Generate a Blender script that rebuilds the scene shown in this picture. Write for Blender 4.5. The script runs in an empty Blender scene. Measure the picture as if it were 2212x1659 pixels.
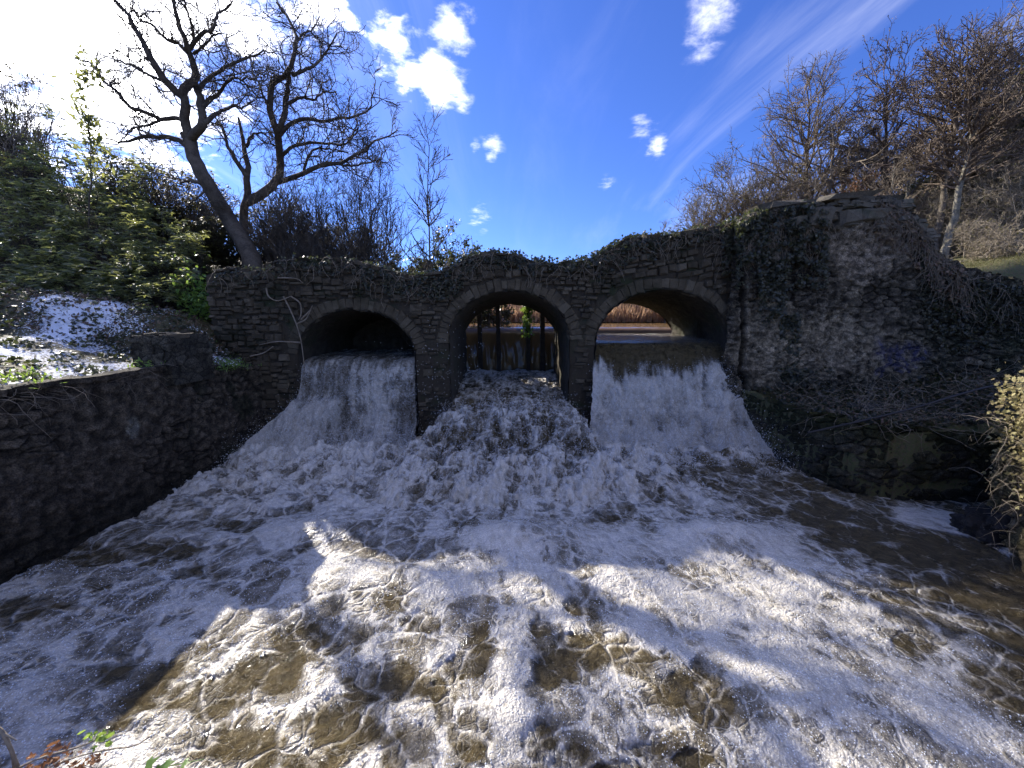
import bpy, math, random
import numpy as np
from mathutils import Vector

# ---------------------------------------------------------------- camera, sky, sun, exposure
SC = bpy.context.scene
COL = SC.collection
CAMZ = 3.6
PITCH = math.radians(10.0)
FPX = 384.0 / 1024.0            # focal length as a share of the picture width
cam_d = bpy.data.cameras.new('camera')
cam_d.sensor_width = 36.0
cam_d.lens = 36.0 * FPX
cam_d.clip_start = 0.05
cam_d.clip_end = 3000.0
cam = bpy.data.objects.new('camera', cam_d)
cam.location = (0, 0, CAMZ)
cam.rotation_euler = (math.radians(90.0) - PITCH, 0, 0)
COL.objects.link(cam)
SC.camera = cam

SUN_AZ = 50.0      # degrees to the left of the view
SUN_EL = 32.0
SKY = 0.145
sa, se = math.radians(SUN_AZ), math.radians(SUN_EL)
SUN_DIR = Vector((-math.sin(sa) * math.cos(se), math.cos(sa) * math.cos(se), math.sin(se)))
sun_d = bpy.data.lights.new('sun', 'SUN')
sun_d.energy = 3.4
sun_d.angle = math.radians(0.55)
sun_d.color = (1.0, 0.93, 0.82)
sun = bpy.data.objects.new('sun', sun_d)
sun.rotation_euler = (-SUN_DIR).to_track_quat('-Z', 'Y').to_euler()
sun.location = SUN_DIR * 60
COL.objects.link(sun)
SC.view_settings.view_transform = 'Standard'
SC.view_settings.look = 'None'
SC.view_settings.gamma = 1.0
SC.view_settings.use_curve_mapping = False
SC.view_settings.exposure = 1.52
SC.render.engine = 'CYCLES'
SC.cycles.use_denoising = True
SC.cycles.max_bounces = 4
SC.cycles.diffuse_bounces = 2
SC.cycles.use_adaptive_sampling = True
SC.cycles.adaptive_threshold = 0.025
SC.cycles.glossy_bounces = 2
SC.cycles.transmission_bounces = 2
SC.cycles.transparent_max_bounces = 4
SC.cycles.sample_clamp_indirect = 6.0
SC.cycles.caustics_reflective = False
SC.cycles.caustics_refractive = False


# ---------------------------------------------------------------- node helper
class N:
    def __init__(self, tree):
        self.t = tree
        self.t.nodes.clear()

    def n(self, typ, ins=None, **props):
        nd = self.t.nodes.new(typ)
        for k, v in props.items():
            setattr(nd, k, v)
        if ins:
            for k, v in ins.items():
                s = nd.inputs[k]
                if isinstance(v, bpy.types.NodeSocket):
                    self.t.links.new(v, s)
                else:
                    s.default_value = v
        return nd

    def link(self, a, b):
        self.t.links.new(a, b)

    def math(self, op, a, b=0.0, clamp=False):
        return self.n('ShaderNodeMath', {0: a, 1: b}, operation=op, use_clamp=clamp).outputs[0]

    def vmath(self, op, a, b=(0, 0, 0)):
        nd = self.n('ShaderNodeVectorMath', {0: a, 1: b}, operation=op)
        return nd.outputs['Value'] if op in ('DOT_PRODUCT', 'LENGTH', 'DISTANCE') else nd.outputs[0]

    def mix(self, f, a, b):
        return self.n('ShaderNodeMix', {0: f, 6: a, 7: b}, data_type='RGBA').outputs[2]

    def mul(self, a, b):
        return self.n('ShaderNodeMix', {0: 1.0, 6: a, 7: b}, data_type='RGBA', blend_type='MULTIPLY').outputs[2]

    def rng(self, v, a, b, c=0.0, d=1.0):
        return self.n('ShaderNodeMapRange', {0: v, 1: a, 2: b, 3: c, 4: d}, interpolation_type='SMOOTHSTEP').outputs[0]

    def noise(self, vec, scale, detail=4.0, rough=0.55, dist=0.0):
        return self.n('ShaderNodeTexNoise', {'Vector': vec, 'Scale': scale, 'Detail': detail, 'Roughness': rough,
                                             'Distortion': dist}).outputs['Fac']


def c4(c):
    return (c[0], c[1], c[2], 1.0)


# ---------------------------------------------------------------- world: Nishita sky with broken clouds
world = bpy.data.worlds.new('World')
SC.world = world
world.use_nodes = True


def pix_dir(px, py):
    u, v = px * 1024.0 / 2212.0, py * 1024.0 / 2212.0
    x, y = (u - 512.0) / 384.0, (384.0 - v) / 384.0
    d = Vector((x, math.cos(PITCH) + y * math.sin(PITCH), -math.sin(PITCH) + y * math.cos(PITCH)))
    return d.normalized()


def build_world():
    w = N(world.node_tree)
    sky = w.n('ShaderNodeTexSky', sky_type='NISHITA', sun_disc=False, sun_elevation=se,
              sun_rotation=-sa, altitude=60.0, air_density=1.0, dust_density=0.25, ozone_density=2.6)
    tc = w.n('ShaderNodeTexCoord').outputs['Generated']
    d = w.vmath('NORMALIZE', tc)
    sep = w.n('ShaderNodeSeparateXYZ', {0: d})
    zz = w.math('MAXIMUM', w.math('ADD', sep.outputs[2], 0.12), 0.06)
    inv = w.math('DIVIDE', 1.0, zz)
    plane = w.vmath('MULTIPLY', d, w.n('ShaderNodeCombineXYZ', {0: inv, 1: inv, 2: 0.0}).outputs[0])
    n1 = w.noise(plane, 4.0, 9.0, 0.62, 0.35)
    n2 = w.noise(plane, 12.0, 6.0, 0.62, 0.3)
    shape = w.math('ADD', w.math('MULTIPLY', n1, 0.62), w.math('MULTIPLY', n2, 0.38))
    # cumulus: (pixel, angular radius, weight)
    blobs = [((60, -30), 0.22, 1.0), ((330, 5), 0.12, 0.84), ((510, 40), 0.075, 0.7), ((60, 150), 0.10, 0.72),
             ((690, 5), 0.085, 0.62), ((830, 85), 0.07, 0.6), ((980, 60), 0.055, 0.56), ((745, 30), 0.06, .55),
             ((950, 180), 0.054, 0.88), ((885, 165), 0.04, 0.62), ((995, 215), 0.028, 0.6),
             ((1060, 325), 0.028, 0.8), ((1030, 322), 0.018, 0.68), ((1418, 318), 0.022, 0.8), ((1390, 272), 0.03, 0.5),
             ((1540, 30), 0.042, 0.68), ((1520, 80), 0.04, 0.55), ((1310, 400), 0.02, .45), ((1040, 470), 0.035, 0.55)]
    acc = None
    for (px, r, wt) in blobs:
        c = pix_dir(*px)
        dist = w.vmath('DISTANCE', d, tuple(c))
        b = w.math('MULTIPLY', w.rng(dist, r * 1.7, r * 0.1), wt)
        acc = b if acc is None else w.math('MAXIMUM', acc, b)
    # broken cloud added mostly out of view, to brighten the shaded falls
    far = w.noise(plane, 0.55, 3.0, 0.5)
    open_sky = w.rng(w.vmath('DISTANCE', d, tuple(pix_dir(1450, 330))), 0.62, 1.0)
    acc2 = w.math('MAXIMUM', acc, w.math('MULTIPLY', w.math('MULTIPLY', w.rng(far, 0.5, 0.62), 0.75), open_sky))
    rough = w.math('MULTIPLY', w.math('SUBTRACT', shape, 0.5), 3.4)
    cum = w.rng(w.math('ADD', w.math('MULTIPLY', acc2, 0.9), rough), 0.22, 1.6)
    cum = w.math('MULTIPLY', cum, w.rng(acc2, 0.02, 0.4))
    # cirrus: long streaks leaning to the right
    rot = w.n('ShaderNodeMapping', {0: plane, 2: (0, 0, 0.3), 3: (2.3, 0.42, 1.0)}).outputs[0]
    ci = w.noise(rot, 1.3, 9.0, 0.6, 0.7)
    ci2 = w.noise(plane, 0.9, 3.0, 0.5)
    lean = w.rng(sep.outputs[0], 0.05, 0.62)
    cirrus = w.math('MULTIPLY', w.rng(w.math('ADD', w.math('MULTIPLY', ci, 0.7), w.math('MULTIPLY', ci2, 0.3)), 0.46, 0.78), w.math('ADD', w.math('MULTIPLY', lean, 0.15), 0.03))
    mask = w.math('MAXIMUM', w.math('MULTIPLY', cum, w.math('ADD', 0.5, w.math('MULTIPLY', acc2, 0.5))), cirrus)
    # a deep clear blue, as in the photograph
    tint = w.mul(sky.outputs[0], (0.19, 0.27, 0.535, 1.0))
    near = w.rng(w.vmath('DISTANCE', d, tuple(SUN_DIR)), 0.75, 0.1)
    lum = w.math('ADD', 9.0, w.math('MULTIPLY', near, 65.0))
    ccol = w.n('ShaderNodeCombineColor', {0: lum, 1: w.math('MULTIPLY', lum, 0.98), 2: w.math('MULTIPLY', lum, 0.95)}).outputs[0]
    colr = w.mix(mask, tint, ccol)
    bg = w.n('ShaderNodeBackground', {'Color': colr, 'Strength': SKY})
    out = w.n('ShaderNodeOutputWorld', {0: bg.outputs[0]})


build_world()


# ---------------------------------------------------------------- pixel -> place helpers (pixels of a 2212 wide view of the photograph)
def at(px, py, Y):
    px, py, Y = np.broadcast_arrays(np.asarray(px, float), np.asarray(py, float), np.asarray(Y, float))
    s = 1024.0 / 2212.0
    x = (px * s - 512.0) / 384.0
    y = (384.0 - py * s) / 384.0
    fy = math.cos(PITCH) + y * math.sin(PITCH)
    fz = -math.sin(PITCH) + y * math.cos(PITCH)
    t = Y / fy
    return np.stack([x * t, Y, CAMZ + fz * t], -1)


def ground_at(px, py, z=0.0):
    s = 1024.0 / 2212.0
    px, py = np.asarray(px, float), np.asarray(py, float)
    x = (px * s - 512.0) / 384.0
    y = (384.0 - py * s) / 384.0
    fy = math.cos(PITCH) + y * math.sin(PITCH)
    fz = -math.sin(PITCH) + y * math.cos(PITCH)
    t = (z - CAMZ) / fz
    return np.stack([x * t, fy * t, np.zeros_like(t) + z], -1)


def to_pix(P):
    P = np.asarray(P, float)
    dx, dy, dz = P[..., 0], P[..., 1], P[..., 2] - CAMZ
    dep = dy * math.cos(PITCH) - dz * math.sin(PITCH)
    up = dy * math.sin(PITCH) + dz * math.cos(PITCH)
    dep = np.maximum(dep, 0.05)
    s = 2212.0 / 1024.0
    return (512 + 384 * dx / dep) * s, (384 - 384 * up / dep) * s


# ---------------------------------------------------------------- noise in numpy
def _h(ix, iy, iz, seed):
    h = (ix.astype(np.int64) * 374761393 + iy.astype(np.int64) * 668265263 + iz.astype(np.int64) * 2147483647 + seed * 974711) & 0xFFFFFFFF
    h = ((h ^ (h >> 13)) * 1274126177) & 0xFFFFFFFF
    h = ((h ^ (h >> 16)) * 2246822519) & 0xFFFFFFFF
    h = h ^ (h >> 15)
    return (h & 0xFFFFFF) / float(0xFFFFFF)


def vnoise2(x, y, seed=0):
    ix, iy = np.floor(x), np.floor(y)
    fx, fy = x - ix, y - iy
    ux, uy = fx * fx * fx * (fx * (fx * 6 - 15) + 10), fy * fy * fy * (fy * (fy * 6 - 15) + 10)
    z = np.zeros_like(ix)

    def g(ox, oy):
        a = _h(ix + ox, iy + oy, z, seed) * 2 * np.pi
        return np.cos(a) * (fx - ox) + np.sin(a) * (fy - oy)
    return ((g(0, 0) * (1 - ux) + g(1, 0) * ux) * (1 - uy) + (g(0, 1) * (1 - ux) + g(1, 1) * ux) * uy) * 1.45


def fbm2(x, y, oct=4, seed=0, gain=0.5, lac=2.03):
    a, f, s = 1.0, 1.0, np.zeros(np.broadcast(x, y).shape)
    for o in range(oct):
        s = s + a * vnoise2(x * f + 13.7 * o, y * f - 7.3 * o, seed + o)
        a *= gain
        f *= lac
    return s


def worley2(x, y, seed=0, jit=0.95):
    ix, iy = np.floor(x), np.floor(y)
    f1 = np.full(x.shape, 9.0)
    f2 = np.full(x.shape, 9.0)
    idd = np.zeros(x.shape)
    z0, z1, z2 = np.zeros_like(ix), np.ones_like(ix), np.full_like(ix, 2)
    for oy in (-1, 0, 1):
        for ox in (-1, 0, 1):
            cx, cy = ix + ox, iy + oy
            qx = cx + 0.5 + (_h(cx, cy, z0, seed) - 0.5) * jit
            qy = cy + 0.5 + (_h(cx, cy, z1, seed) - 0.5) * jit
            d = np.hypot(qx - x, qy - y)
            ci = _h(cx, cy, z2, seed)
            nearer = d < f1
            f2 = np.where(nearer, f1, np.minimum(f2, d))
            idd = np.where(nearer, ci, idd)
            f1 = np.where(nearer, d, f1)
    return f1, f2, idd


def sst(x, a, b):
    t = np.clip((x - a) / (b - a), 0, 1)
    return t * t * (3 - 2 * t)


# ---------------------------------------------------------------- mesh and object helpers
def mesh_np(name, V, F=None, smooth=False, attrs=None, T=None):
    """V (n,3); F quads (m,4); T triangles (k,3)"""
    me = bpy.data.meshes.new(name)
    V = np.ascontiguousarray(V, dtype=np.float32).reshape(-1, 3)
    nq = 0 if F is None else len(F)
    nt = 0 if T is None else len(T)
    loops, starts = [], []
    if nq:
        loops.append(np.asarray(F, np.int32).ravel())
        starts.append(np.arange(nq, dtype=np.int32) * 4)
    if nt:
        loops.append(np.asarray(T, np.int32).ravel())
        starts.append(np.arange(nt, dtype=np.int32) * 3 + nq * 4)
    loops, starts = np.concatenate(loops), np.concatenate(starts)
    me.vertices.add(len(V))
    me.vertices.foreach_set('co', V.ravel())
    me.loops.add(len(loops))
    me.loops.foreach_set('vertex_index', loops)
    me.polygons.add(len(starts))
    me.polygons.foreach_set('loop_start', starts)
    if smooth:
        me.polygons.foreach_set('use_smooth', np.ones(len(starts), dtype=bool))
    else:
        me.polygons.foreach_set('use_smooth', np.zeros(len(starts), dtype=bool))
    if attrs:
        for k, v in attrs.items():
            v = np.asarray(v, np.float32)
            if v.ndim == 1:
                a = me.attributes.new(k, 'FLOAT', 'POINT')
                a.data.foreach_set('value', v)
            else:
                a = me.attributes.new(k, 'FLOAT_COLOR', 'POINT')
                if v.shape[1] == 3:
                    v = np.concatenate([v, np.ones((len(v), 1), np.float32)], 1)
                a.data.foreach_set('color', np.ascontiguousarray(v).ravel())
    me.update(calc_edges=True)
    me.validate()
    return me


def link(name, me, mat=None, parent=None, loc=None):
    o = bpy.data.objects.new(name, me)
    COL.objects.link(o)
    if mat is not None and me is not None and len(me.materials) == 0:
        me.materials.append(mat)
    if loc is not None:
        o.location = loc
    if parent is not None:
        o.parent = parent
        if parent.type == 'EMPTY' and loc is None:
            o.matrix_parent_inverse = parent.matrix_basis.inverted()
    return o


def tag(o, label=None, cat=None, group=None, kind=None):
    if label:
        o['label'] = label
    if cat:
        o['category'] = cat
    if group:
        o['group'] = group
    if kind:
        o['kind'] = kind
    return o


def thing(name, loc, label, cat, group=None):
    o = bpy.data.objects.new(name, None)
    o.empty_display_size = 0.2
    COL.objects.link(o)
    o.location = tuple(float(v) for v in loc)
    return tag(o, label, cat, group)


def grid_faces(nr, nc, off=0, flip=False):
    i = np.arange(nr - 1)[:, None] * nc + np.arange(nc - 1)[None, :]
    a, b, c, d = i, i + 1, i + nc + 1, i + nc
    q = np.stack([a, d, c, b] if flip else [a, b, c, d], -1).reshape(-1, 4)
    return q + off


class Tubes:
    def __init__(self):
        self.V, self.F, self.n = [], [], 0

    def add(self, P, R, k=5):
        P = np.asarray(P, float)
        R = np.asarray(R, float)
        if P.ndim == 2:
            P, R = P[None], R[None]
        B, n, _ = P.shape
        if R.shape != (B, n):
            R = np.broadcast_to(R, (B, n))
        t = np.gradient(P, axis=1)
        t /= np.linalg.norm(t, axis=2, keepdims=True) + 1e-9
        m = np.abs(P[:, -1] - P[:, 0])
        ref = np.eye(3)[np.argmin(m, axis=1)][:, None, :]
        u = np.cross(t, np.broadcast_to(ref, t.shape))
        u /= np.linalg.norm(u, axis=2, keepdims=True) + 1e-9
        v = np.cross(t, u)
        a = np.arange(k) * 2 * np.pi / k
        ring = u[:, :, None, :] * np.cos(a)[None, None, :, None] + v[:, :, None, :] * np.sin(a)[None, None, :, None]
        V = P[:, :, None, :] + ring * R[:, :, None, None]
        b = np.arange(B)[:, None, None] * (n * k)
        i = np.arange(n - 1)[None, :, None] * k
        j = np.arange(k)[None, None, :]
        j2 = (j + 1) % k
        q = np.stack([b + i + j, b + i + j2, b + i + k + j2, b + i + k + j], -1).reshape(-1, 4) + self.n
        self.V.append(V.reshape(-1, 3))
        self.F.append(q)
        self.n += V.shape[0] * V.shape[1] * V.shape[2]

    def mesh(self, name, smooth=True):
        return mesh_np(name, np.concatenate(self.V), np.concatenate(self.F), smooth)


def resample(P, n, R=None, curve=True):
    P = np.asarray(P, float)
    if curve and len(P) > 2:
        Q = []
        E = np.concatenate([[2 * P[0] - P[1]], P, [2 * P[-1] - P[-2]]])
        ts = np.linspace(0, 1, 8, endpoint=False)
        for i in range(1, len(E) - 2):
            p0, p1, p2, p3 = E[i - 1], E[i], E[i + 1], E[i + 2]
            for t in ts:
                Q.append(0.5 * (2 * p1 + (p2 - p0) * t + (2 * p0 - 5 * p1 + 4 * p2 - p3) * t * t + (3 * p1 - p0 - 3 * p2 + p3) * t ** 3))
        Q.append(P[-1])
        P = np.array(Q)
    s = np.concatenate([[0], np.cumsum(np.linalg.norm(np.diff(P, axis=0), axis=1))])
    q = np.linspace(0, s[-1], n)
    return np.stack([np.interp(q, s, P[:, k]) for k in range(P.shape[1])], 1)


def grow(P, R, nper, rng, t0=0.2, t1=1.0, ang=0.8, length=1.0, npts=5, wig=0.2, up=0.0, rmax=0.03, rmin=0.006, taper=0.5, droop=0.0):
    """sprout children from branches P (B,n,3), R (B,n)"""
    B, n, _ = P.shape
    nper = np.broadcast_to(np.asarray(nper), (B,))
    idx = np.repeat(np.arange(B), nper)
    M = len(idx)
    t = rng.uniform(t0, t1, M)
    f = np.clip(t * (n - 1), 0, n - 1.001)
    i = f.astype(int)
    w = (f - i)[:, None]
    pos = P[idx, i] * (1 - w) + P[idx, i + 1] * w
    tan = P[idx, i + 1] - P[idx, i]
    tan /= np.linalg.norm(tan, axis=1, keepdims=True) + 1e-9
    r = R[idx, i] * (1 - w[:, 0]) + R[idx, i + 1] * w[:, 0]
    rv = rng.normal(size=(M, 3))
    perp = np.cross(tan, rv)
    perp /= np.linalg.norm(perp, axis=1, keepdims=True) + 1e-9
    a = rng.normal(ang, 0.2, M)[:, None]
    d = tan * np.cos(a) + perp * np.sin(a)
    d[:, 2] += up
    d /= np.linalg.norm(d, axis=1, keepdims=True)
    L = length * rng.uniform(0.55, 1.25, M) * (1 - taper * t)
    pts = [pos]
    for s in range(npts - 1):
        d = d + wig * rng.normal(size=(M, 3))
        d[:, 2] += up * 0.35 - droop
        d /= np.linalg.norm(d, axis=1, keepdims=True)
        pos = pos + d * (L / (npts - 1))[:, None]
        pts.append(pos)
    C = np.stack(pts, 1)
    r0 = np.minimum(r * 0.75, rmax)
    q = np.linspace(0, 1, npts)[None, :]
    RR = r0[:, None] * (1 - q) + np.minimum(rmin, r0)[:, None] * q
    return C, RR


LEAF = {
    'ivy': (np.array([[0, 0, 0], [-.42, .12, .03], [-.5, .5, .0], [-.2, .55, .05], [0, 1.0, -.05], [.2, .55, .05], [.5, .5, .0], [.42, .12, .03]]),
            np.array([[0, 3, 1], [1, 3, 2], [0, 5, 3], [3, 5, 4], [0, 7, 5], [7, 6, 5]])),
    'laurel': (np.array([[0, 0, 0], [-.17, .35, .05], [0, .4, -.02], [.17, .35, .05], [-.13, .72, .03], [0, .72, -.03], [.13, .72, .03], [0, 1.0, -.08]]),
               np.array([[0, 2, 1], [0, 3, 2], [1, 2, 4], [2, 5, 4], [2, 3, 5], [3, 6, 5], [4, 5, 7], [5, 6, 7]])),
    'oval': (np.array([[0, 0, 0], [-.3, .45, .06], [0, 1, 0], [.3, .45, .06]]), np.array([[0, 3, 1], [1, 3, 2]])),
    'blade': (np.array([[-.06, 0, 0], [.06, 0, 0], [.03, .6, .06], [-.03, .6, .06], [0, 1, .16]]), np.array([[0, 1, 2], [0, 2, 3], [3, 2, 4]])),
}


def leaves(name, P, D, Nrm, size, shape='oval'):
    """P positions, D leaf axis, Nrm rough normal, size per leaf -> mesh"""
    lv, lt = LEAF[shape]
    M = len(P)
    D = D / (np.linalg.norm(D, axis=1, keepdims=True) + 1e-9)
    S = np.cross(D, Nrm)
    S /= np.linalg.norm(S, axis=1, keepdims=True) + 1e-9
    Nn = np.cross(S, D)
    size = np.broadcast_to(size, (M,))
    V = P[:, None, :] + size[:, None, None] * (lv[None, :, 0:1] * S[:, None] + lv[None, :, 1:2] * D[:, None] + lv[None, :, 2:3] * Nn[:, None])
    T = lt[None] + (np.arange(M) * len(lv))[:, None, None]
    return mesh_np(name, V.reshape(-1, 3), None, False, None, T.reshape(-1, 3))


def rsph(rng, n):
    v = rng.normal(size=(n, 3))
    return v / np.linalg.norm(v, axis=1, keepdims=True)


# ---------------------------------------------------------------- materials
def new_mat(name):
    m = bpy.data.materials.new(name)
    m.use_nodes = True
    return m, N(m.node_tree)


def finish(w, base, rough=0.8, bump=None, dist=0.02, strength=0.6, spec=0.3, extra=None):
    ins = {'Base Color': base, 'Roughness': rough, 'Specular IOR Level': spec}
    if bump is not None:
        b = w.n('ShaderNodeBump', {'Height': bump, 'Distance': dist, 'Strength': strength})
        ins['Normal'] = b.outputs[0]
    p = w.n('ShaderNodeBsdfPrincipled', ins)
    w.n('ShaderNodeOutputMaterial', {0: p.outputs[0]})
    return p


def mat_stone(name, c1, c2, c3, moss=(0.03, 0.045, 0.018), mossy=0.5, scale=1.0, pale=0.0):
    c1, c2, c3 = [[v * 0.78 for v in c] for c in (c1, c2, c3)]
    m, w = new_mat(name)
    pos = w.n('ShaderNodeNewGeometry')
    P = pos.outputs['Position']
    rnd = w.math('FRACT', w.math('ADD', w.n('ShaderNodeObjectInfo').outputs['Random'], pos.outputs['Random Per Island']))
    n1 = w.noise(P, 5.0 * scale, 6.0, 0.6)
    n2 = w.noise(P, 38.0 * scale, 4.0, 0.65)
    n3 = w.noise(P, 1.1 * scale, 4.0, 0.6, 0.4)
    n4 = w.noise(P, 130.0 * scale, 2.0, 0.6)
    col = w.mix(w.rng(n1, 0.3, 0.7), c4(c1), c4(c2))
    col = w.mix(w.math('MULTIPLY', w.rng(rnd, 0.55, 1.0), 0.75), col, c4(c3))
    col = w.mix(w.rng(n2, 0.55, 0.75), col, c4([v * 0.35 for v in c1]))
    col = w.mix(w.math('MULTIPLY', w.rng(n2, 0.42, 0.3), 0.5), col, c4([min(v * 1.7, .6) for v in c2]))
    col = w.mix(w.math('MULTIPLY', w.rng(n3, 0.5, 0.66), mossy), col, c4(moss))
    lich = w.n('ShaderNodeTexVoronoi', {'Vector': P, 'Scale': 21.0 * scale, 'Randomness': 1.0})
    col = w.mix(w.math('MULTIPLY', w.rng(lich.outputs['Distance'], 0.2, 0.1), w.math('MULTIPLY', w.rng(n1, 0.5, 0.6), 0.45)), col, (0.3, 0.3, 0.26, 1))
    h = w.math('ADD', w.math('MULTIPLY', n2, 0.7), w.math('MULTIPLY', n4, 0.35))
    finish(w, col, 0.9, h, 0.03, 0.8, 0.2)
    return m


def mat_simple(name, c1, c2, scale=6.0, rough=0.85, bdist=0.02, spec=0.2, fine=40.0, trans=0.0, tcol=None, vary=0.0):
    m, w = new_mat(name)
    g = w.n('ShaderNodeNewGeometry')
    P = g.outputs['Position']
    n1 = w.noise(P, scale, 5.0, 0.6)
    n2 = w.noise(P, fine, 3.0, 0.6)
    col = w.mix(w.rng(w.math('ADD', w.math('MULTIPLY', n1, 0.6), w.math('MULTIPLY', n2, 0.4)), 0.36, 0.64), c4(c1), c4(c2))
    if vary:
        rnd = g.outputs['Random Per Island']
        col = w.n('ShaderNodeHueSaturation', {'Hue': w.math('ADD', 0.5, w.math('MULTIPLY', w.math('SUBTRACT', rnd, 0.5), 0.06 * vary)),
                                              'Saturation': 1.0, 'Value': w.math('ADD', 1.0 - 0.45 * vary, w.math('MULTIPLY', rnd, 0.9 * vary)), 'Color': col}).outputs[0]
    b = w.n('ShaderNodeBump', {'Height': n2, 'Distance': bdist, 'Strength': 0.6})
    p = w.n('ShaderNodeBsdfPrincipled', {'Base Color': col, 'Roughness': rough, 'Specular IOR Level': spec, 'Normal': b.outputs[0]})
    sh = p.outputs[0]
    if trans > 0:
        tr = w.n('ShaderNodeBsdfTranslucent', {'Color': c4(tcol)})
        sh = w.n('ShaderNodeMixShader', {0: trans, 1: sh, 2: tr.outputs[0]}).outputs[0]
    w.n('ShaderNodeOutputMaterial', {0: sh})
    return m


def mat_water(name='foaming_water', fall=False):
    """brown river water under foam: the vertex field 'foam' says how much foam lies there, 'fa'/'fr' run across and along the flow"""
    m, w = new_mat(name)
    P = w.n('ShaderNodeNewGeometry').outputs['Position']
    foam = w.n('ShaderNodeAttribute', attribute_name='foam').outputs['Fac']
    fa = w.n('ShaderNodeAttribute', attribute_name='fa').outputs['Fac']
    fr = w.n('ShaderNodeAttribute', attribute_name='fr').outputs['Fac']
    flow = w.n('ShaderNodeCombineXYZ', {0: fa, 1: fr, 2: 0.0}).outputs[0]
    wn = w.n('ShaderNodeTexNoise', {'Vector': P, 'Scale': 2.0, 'Detail': 2.5, 'Roughness': 0.5}).outputs['Color']
    q = w.vmath('ADD', P, w.vmath('MULTIPLY', w.vmath('SUBTRACT', wn, (0.5, 0.5, 0.5)), (0.5, 0.5, 0.5)))
    def web(scale, wd):
        e = w.n('ShaderNodeTexVoronoi', {'Vector': q, 'Scale': scale}, feature='DISTANCE_TO_EDGE').outputs['Distance']
        return w.rng(e, wd, 0.0)
    w1, w2, w3 = web(1.9, 0.085), web(4.6, 0.11), web(11.0, 0.13)
    sd = 7.0 if fall else 3.0
    s1 = w.noise(flow, 1.0, sd, 0.66 if fall else 0.5, 0.4)
    s2 = w.noise(flow, 3.4, sd, 0.66 if fall else 0.55, 0.5)
    s3 = w.noise(flow, 9.0, 4.0, 0.6, 0.3)
    n1 = w.noise(P, 13.0 if fall else 5.5, 6.0 if fall else 3.0, 0.66 if fall else 0.5, 0.5)
    n2 = w.noise(P, 62.0, 4.0, 0.65)
    pres = w.rng(w.noise(P, 1.7, 3.0, 0.6), 0.38, 0.62)

    def cen(v, k):
        return w.math('MULTIPLY', w.math('SUBTRACT', v, 0.5), k)
    T = w.math('ADD', foam, cen(s1, 0.95 if not fall else 0.5))
    T = w.math('ADD', T, cen(s2, 0.62 if not fall else 0.4))
    T = w.math('ADD', T, cen(n1, 0.36 if not fall else 0.55))
    T = w.math('ADD', T, cen(n2, 0.16 if not fall else 0.75))
    if not fall:
        T = w.math('ADD', T, cen(s3, 0.22))
        T = w.math('ADD', T, w.math('MULTIPLY', w1, 0.30))
        T = w.math('ADD', T, w.math('MULTIPLY', w.math('MULTIPLY', w2, pres), 0.26))
        T = w.math('ADD', T, w.math('MULTIPLY', w.math('MULTIPLY', w3, w.rng(s2, 0.45, 0.6)), 0.16))
        T = w.math('SUBTRACT', T, 0.10)
    vor = w.n('ShaderNodeTexVoronoi', {'Vector': P, 'Scale': 50.0}).outputs['Distance']
    vor2 = w.n('ShaderNodeTexVoronoi', {'Vector': P, 'Scale': 23.0}).outputs['Distance']
    T2 = w.math('SUBTRACT', T, w.math('MULTIPLY', vor, 0.12))
    n3 = w.noise(P, 7.0, 6.0, 0.66, 0.6)
    deep = w.mix(w.rng(n3, 0.32, 0.68), (0.062, 0.047, 0.02, 1), (0.15, 0.115, 0.056, 1))
    ramp = w.n('ShaderNodeValToRGB', {0: T2})
    cr = ramp.color_ramp
    cr.elements[0].position, cr.elements[0].color = 0.18, (0.0, 0.0, 0.0, 1)
    cr.elements[1].position, cr.elements[1].color = 1.0, (1, 1, 1, 1)
    for p_, v_ in (((0.28, 0.13), (0.40, 0.28), (0.52, 0.5), (0.66, 0.8)) if not fall else ((0.36, 0.16), (0.5, 0.42), (0.64, 0.74))):
        e_ = cr.elements.new(p_)
        e_.color = (v_, v_, v_, 1)
    k = ramp.outputs[0]
    white = w.mix(w.rng(vor, 0.1, 0.6), (0.88, 0.84, 0.755, 1), (0.68, 0.635, 0.55, 1))
    white = w.mix(w.math('MULTIPLY', w.rng(w.math('ADD', w.math('MULTIPLY', s3, 0.5), w.math('MULTIPLY', n1, 0.5)), 0.56, 0.38), 0.4), white, (0.40, 0.355, 0.27, 1))
    col = w.mix(k, deep, white)
    height = w.math('ADD', w.math('MULTIPLY', k, 0.9), w.math('ADD', w.math('MULTIPLY', vor, -0.5), w.math('MULTIPLY', vor2, -0.35)))
    hw = w.math('ADD', w.math('MULTIPLY', n3, 5.5), w.math('MULTIPLY', n2, 0.9))
    hh = w.n('ShaderNodeMix', {0: k, 2: hw, 3: height}).outputs[0]
    bp = w.n('ShaderNodeBump', {'Height': hh, 'Distance': 0.024 if not fall else 0.05, 'Strength': 1.0})
    rough = w.n('ShaderNodeMapRange', {0: k, 1: 0.0, 2: 0.8, 3: 0.13, 4: 0.25}).outputs[0]
    p = w.n('ShaderNodeBsdfPrincipled', {'Base Color': col, 'Roughness': rough, 'IOR': 1.36, 'Specular IOR Level': 1.0, 'Normal': bp.outputs[0]})
    w.n('ShaderNodeOutputMaterial', {0: p.outputs[0]})
    return m


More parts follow.
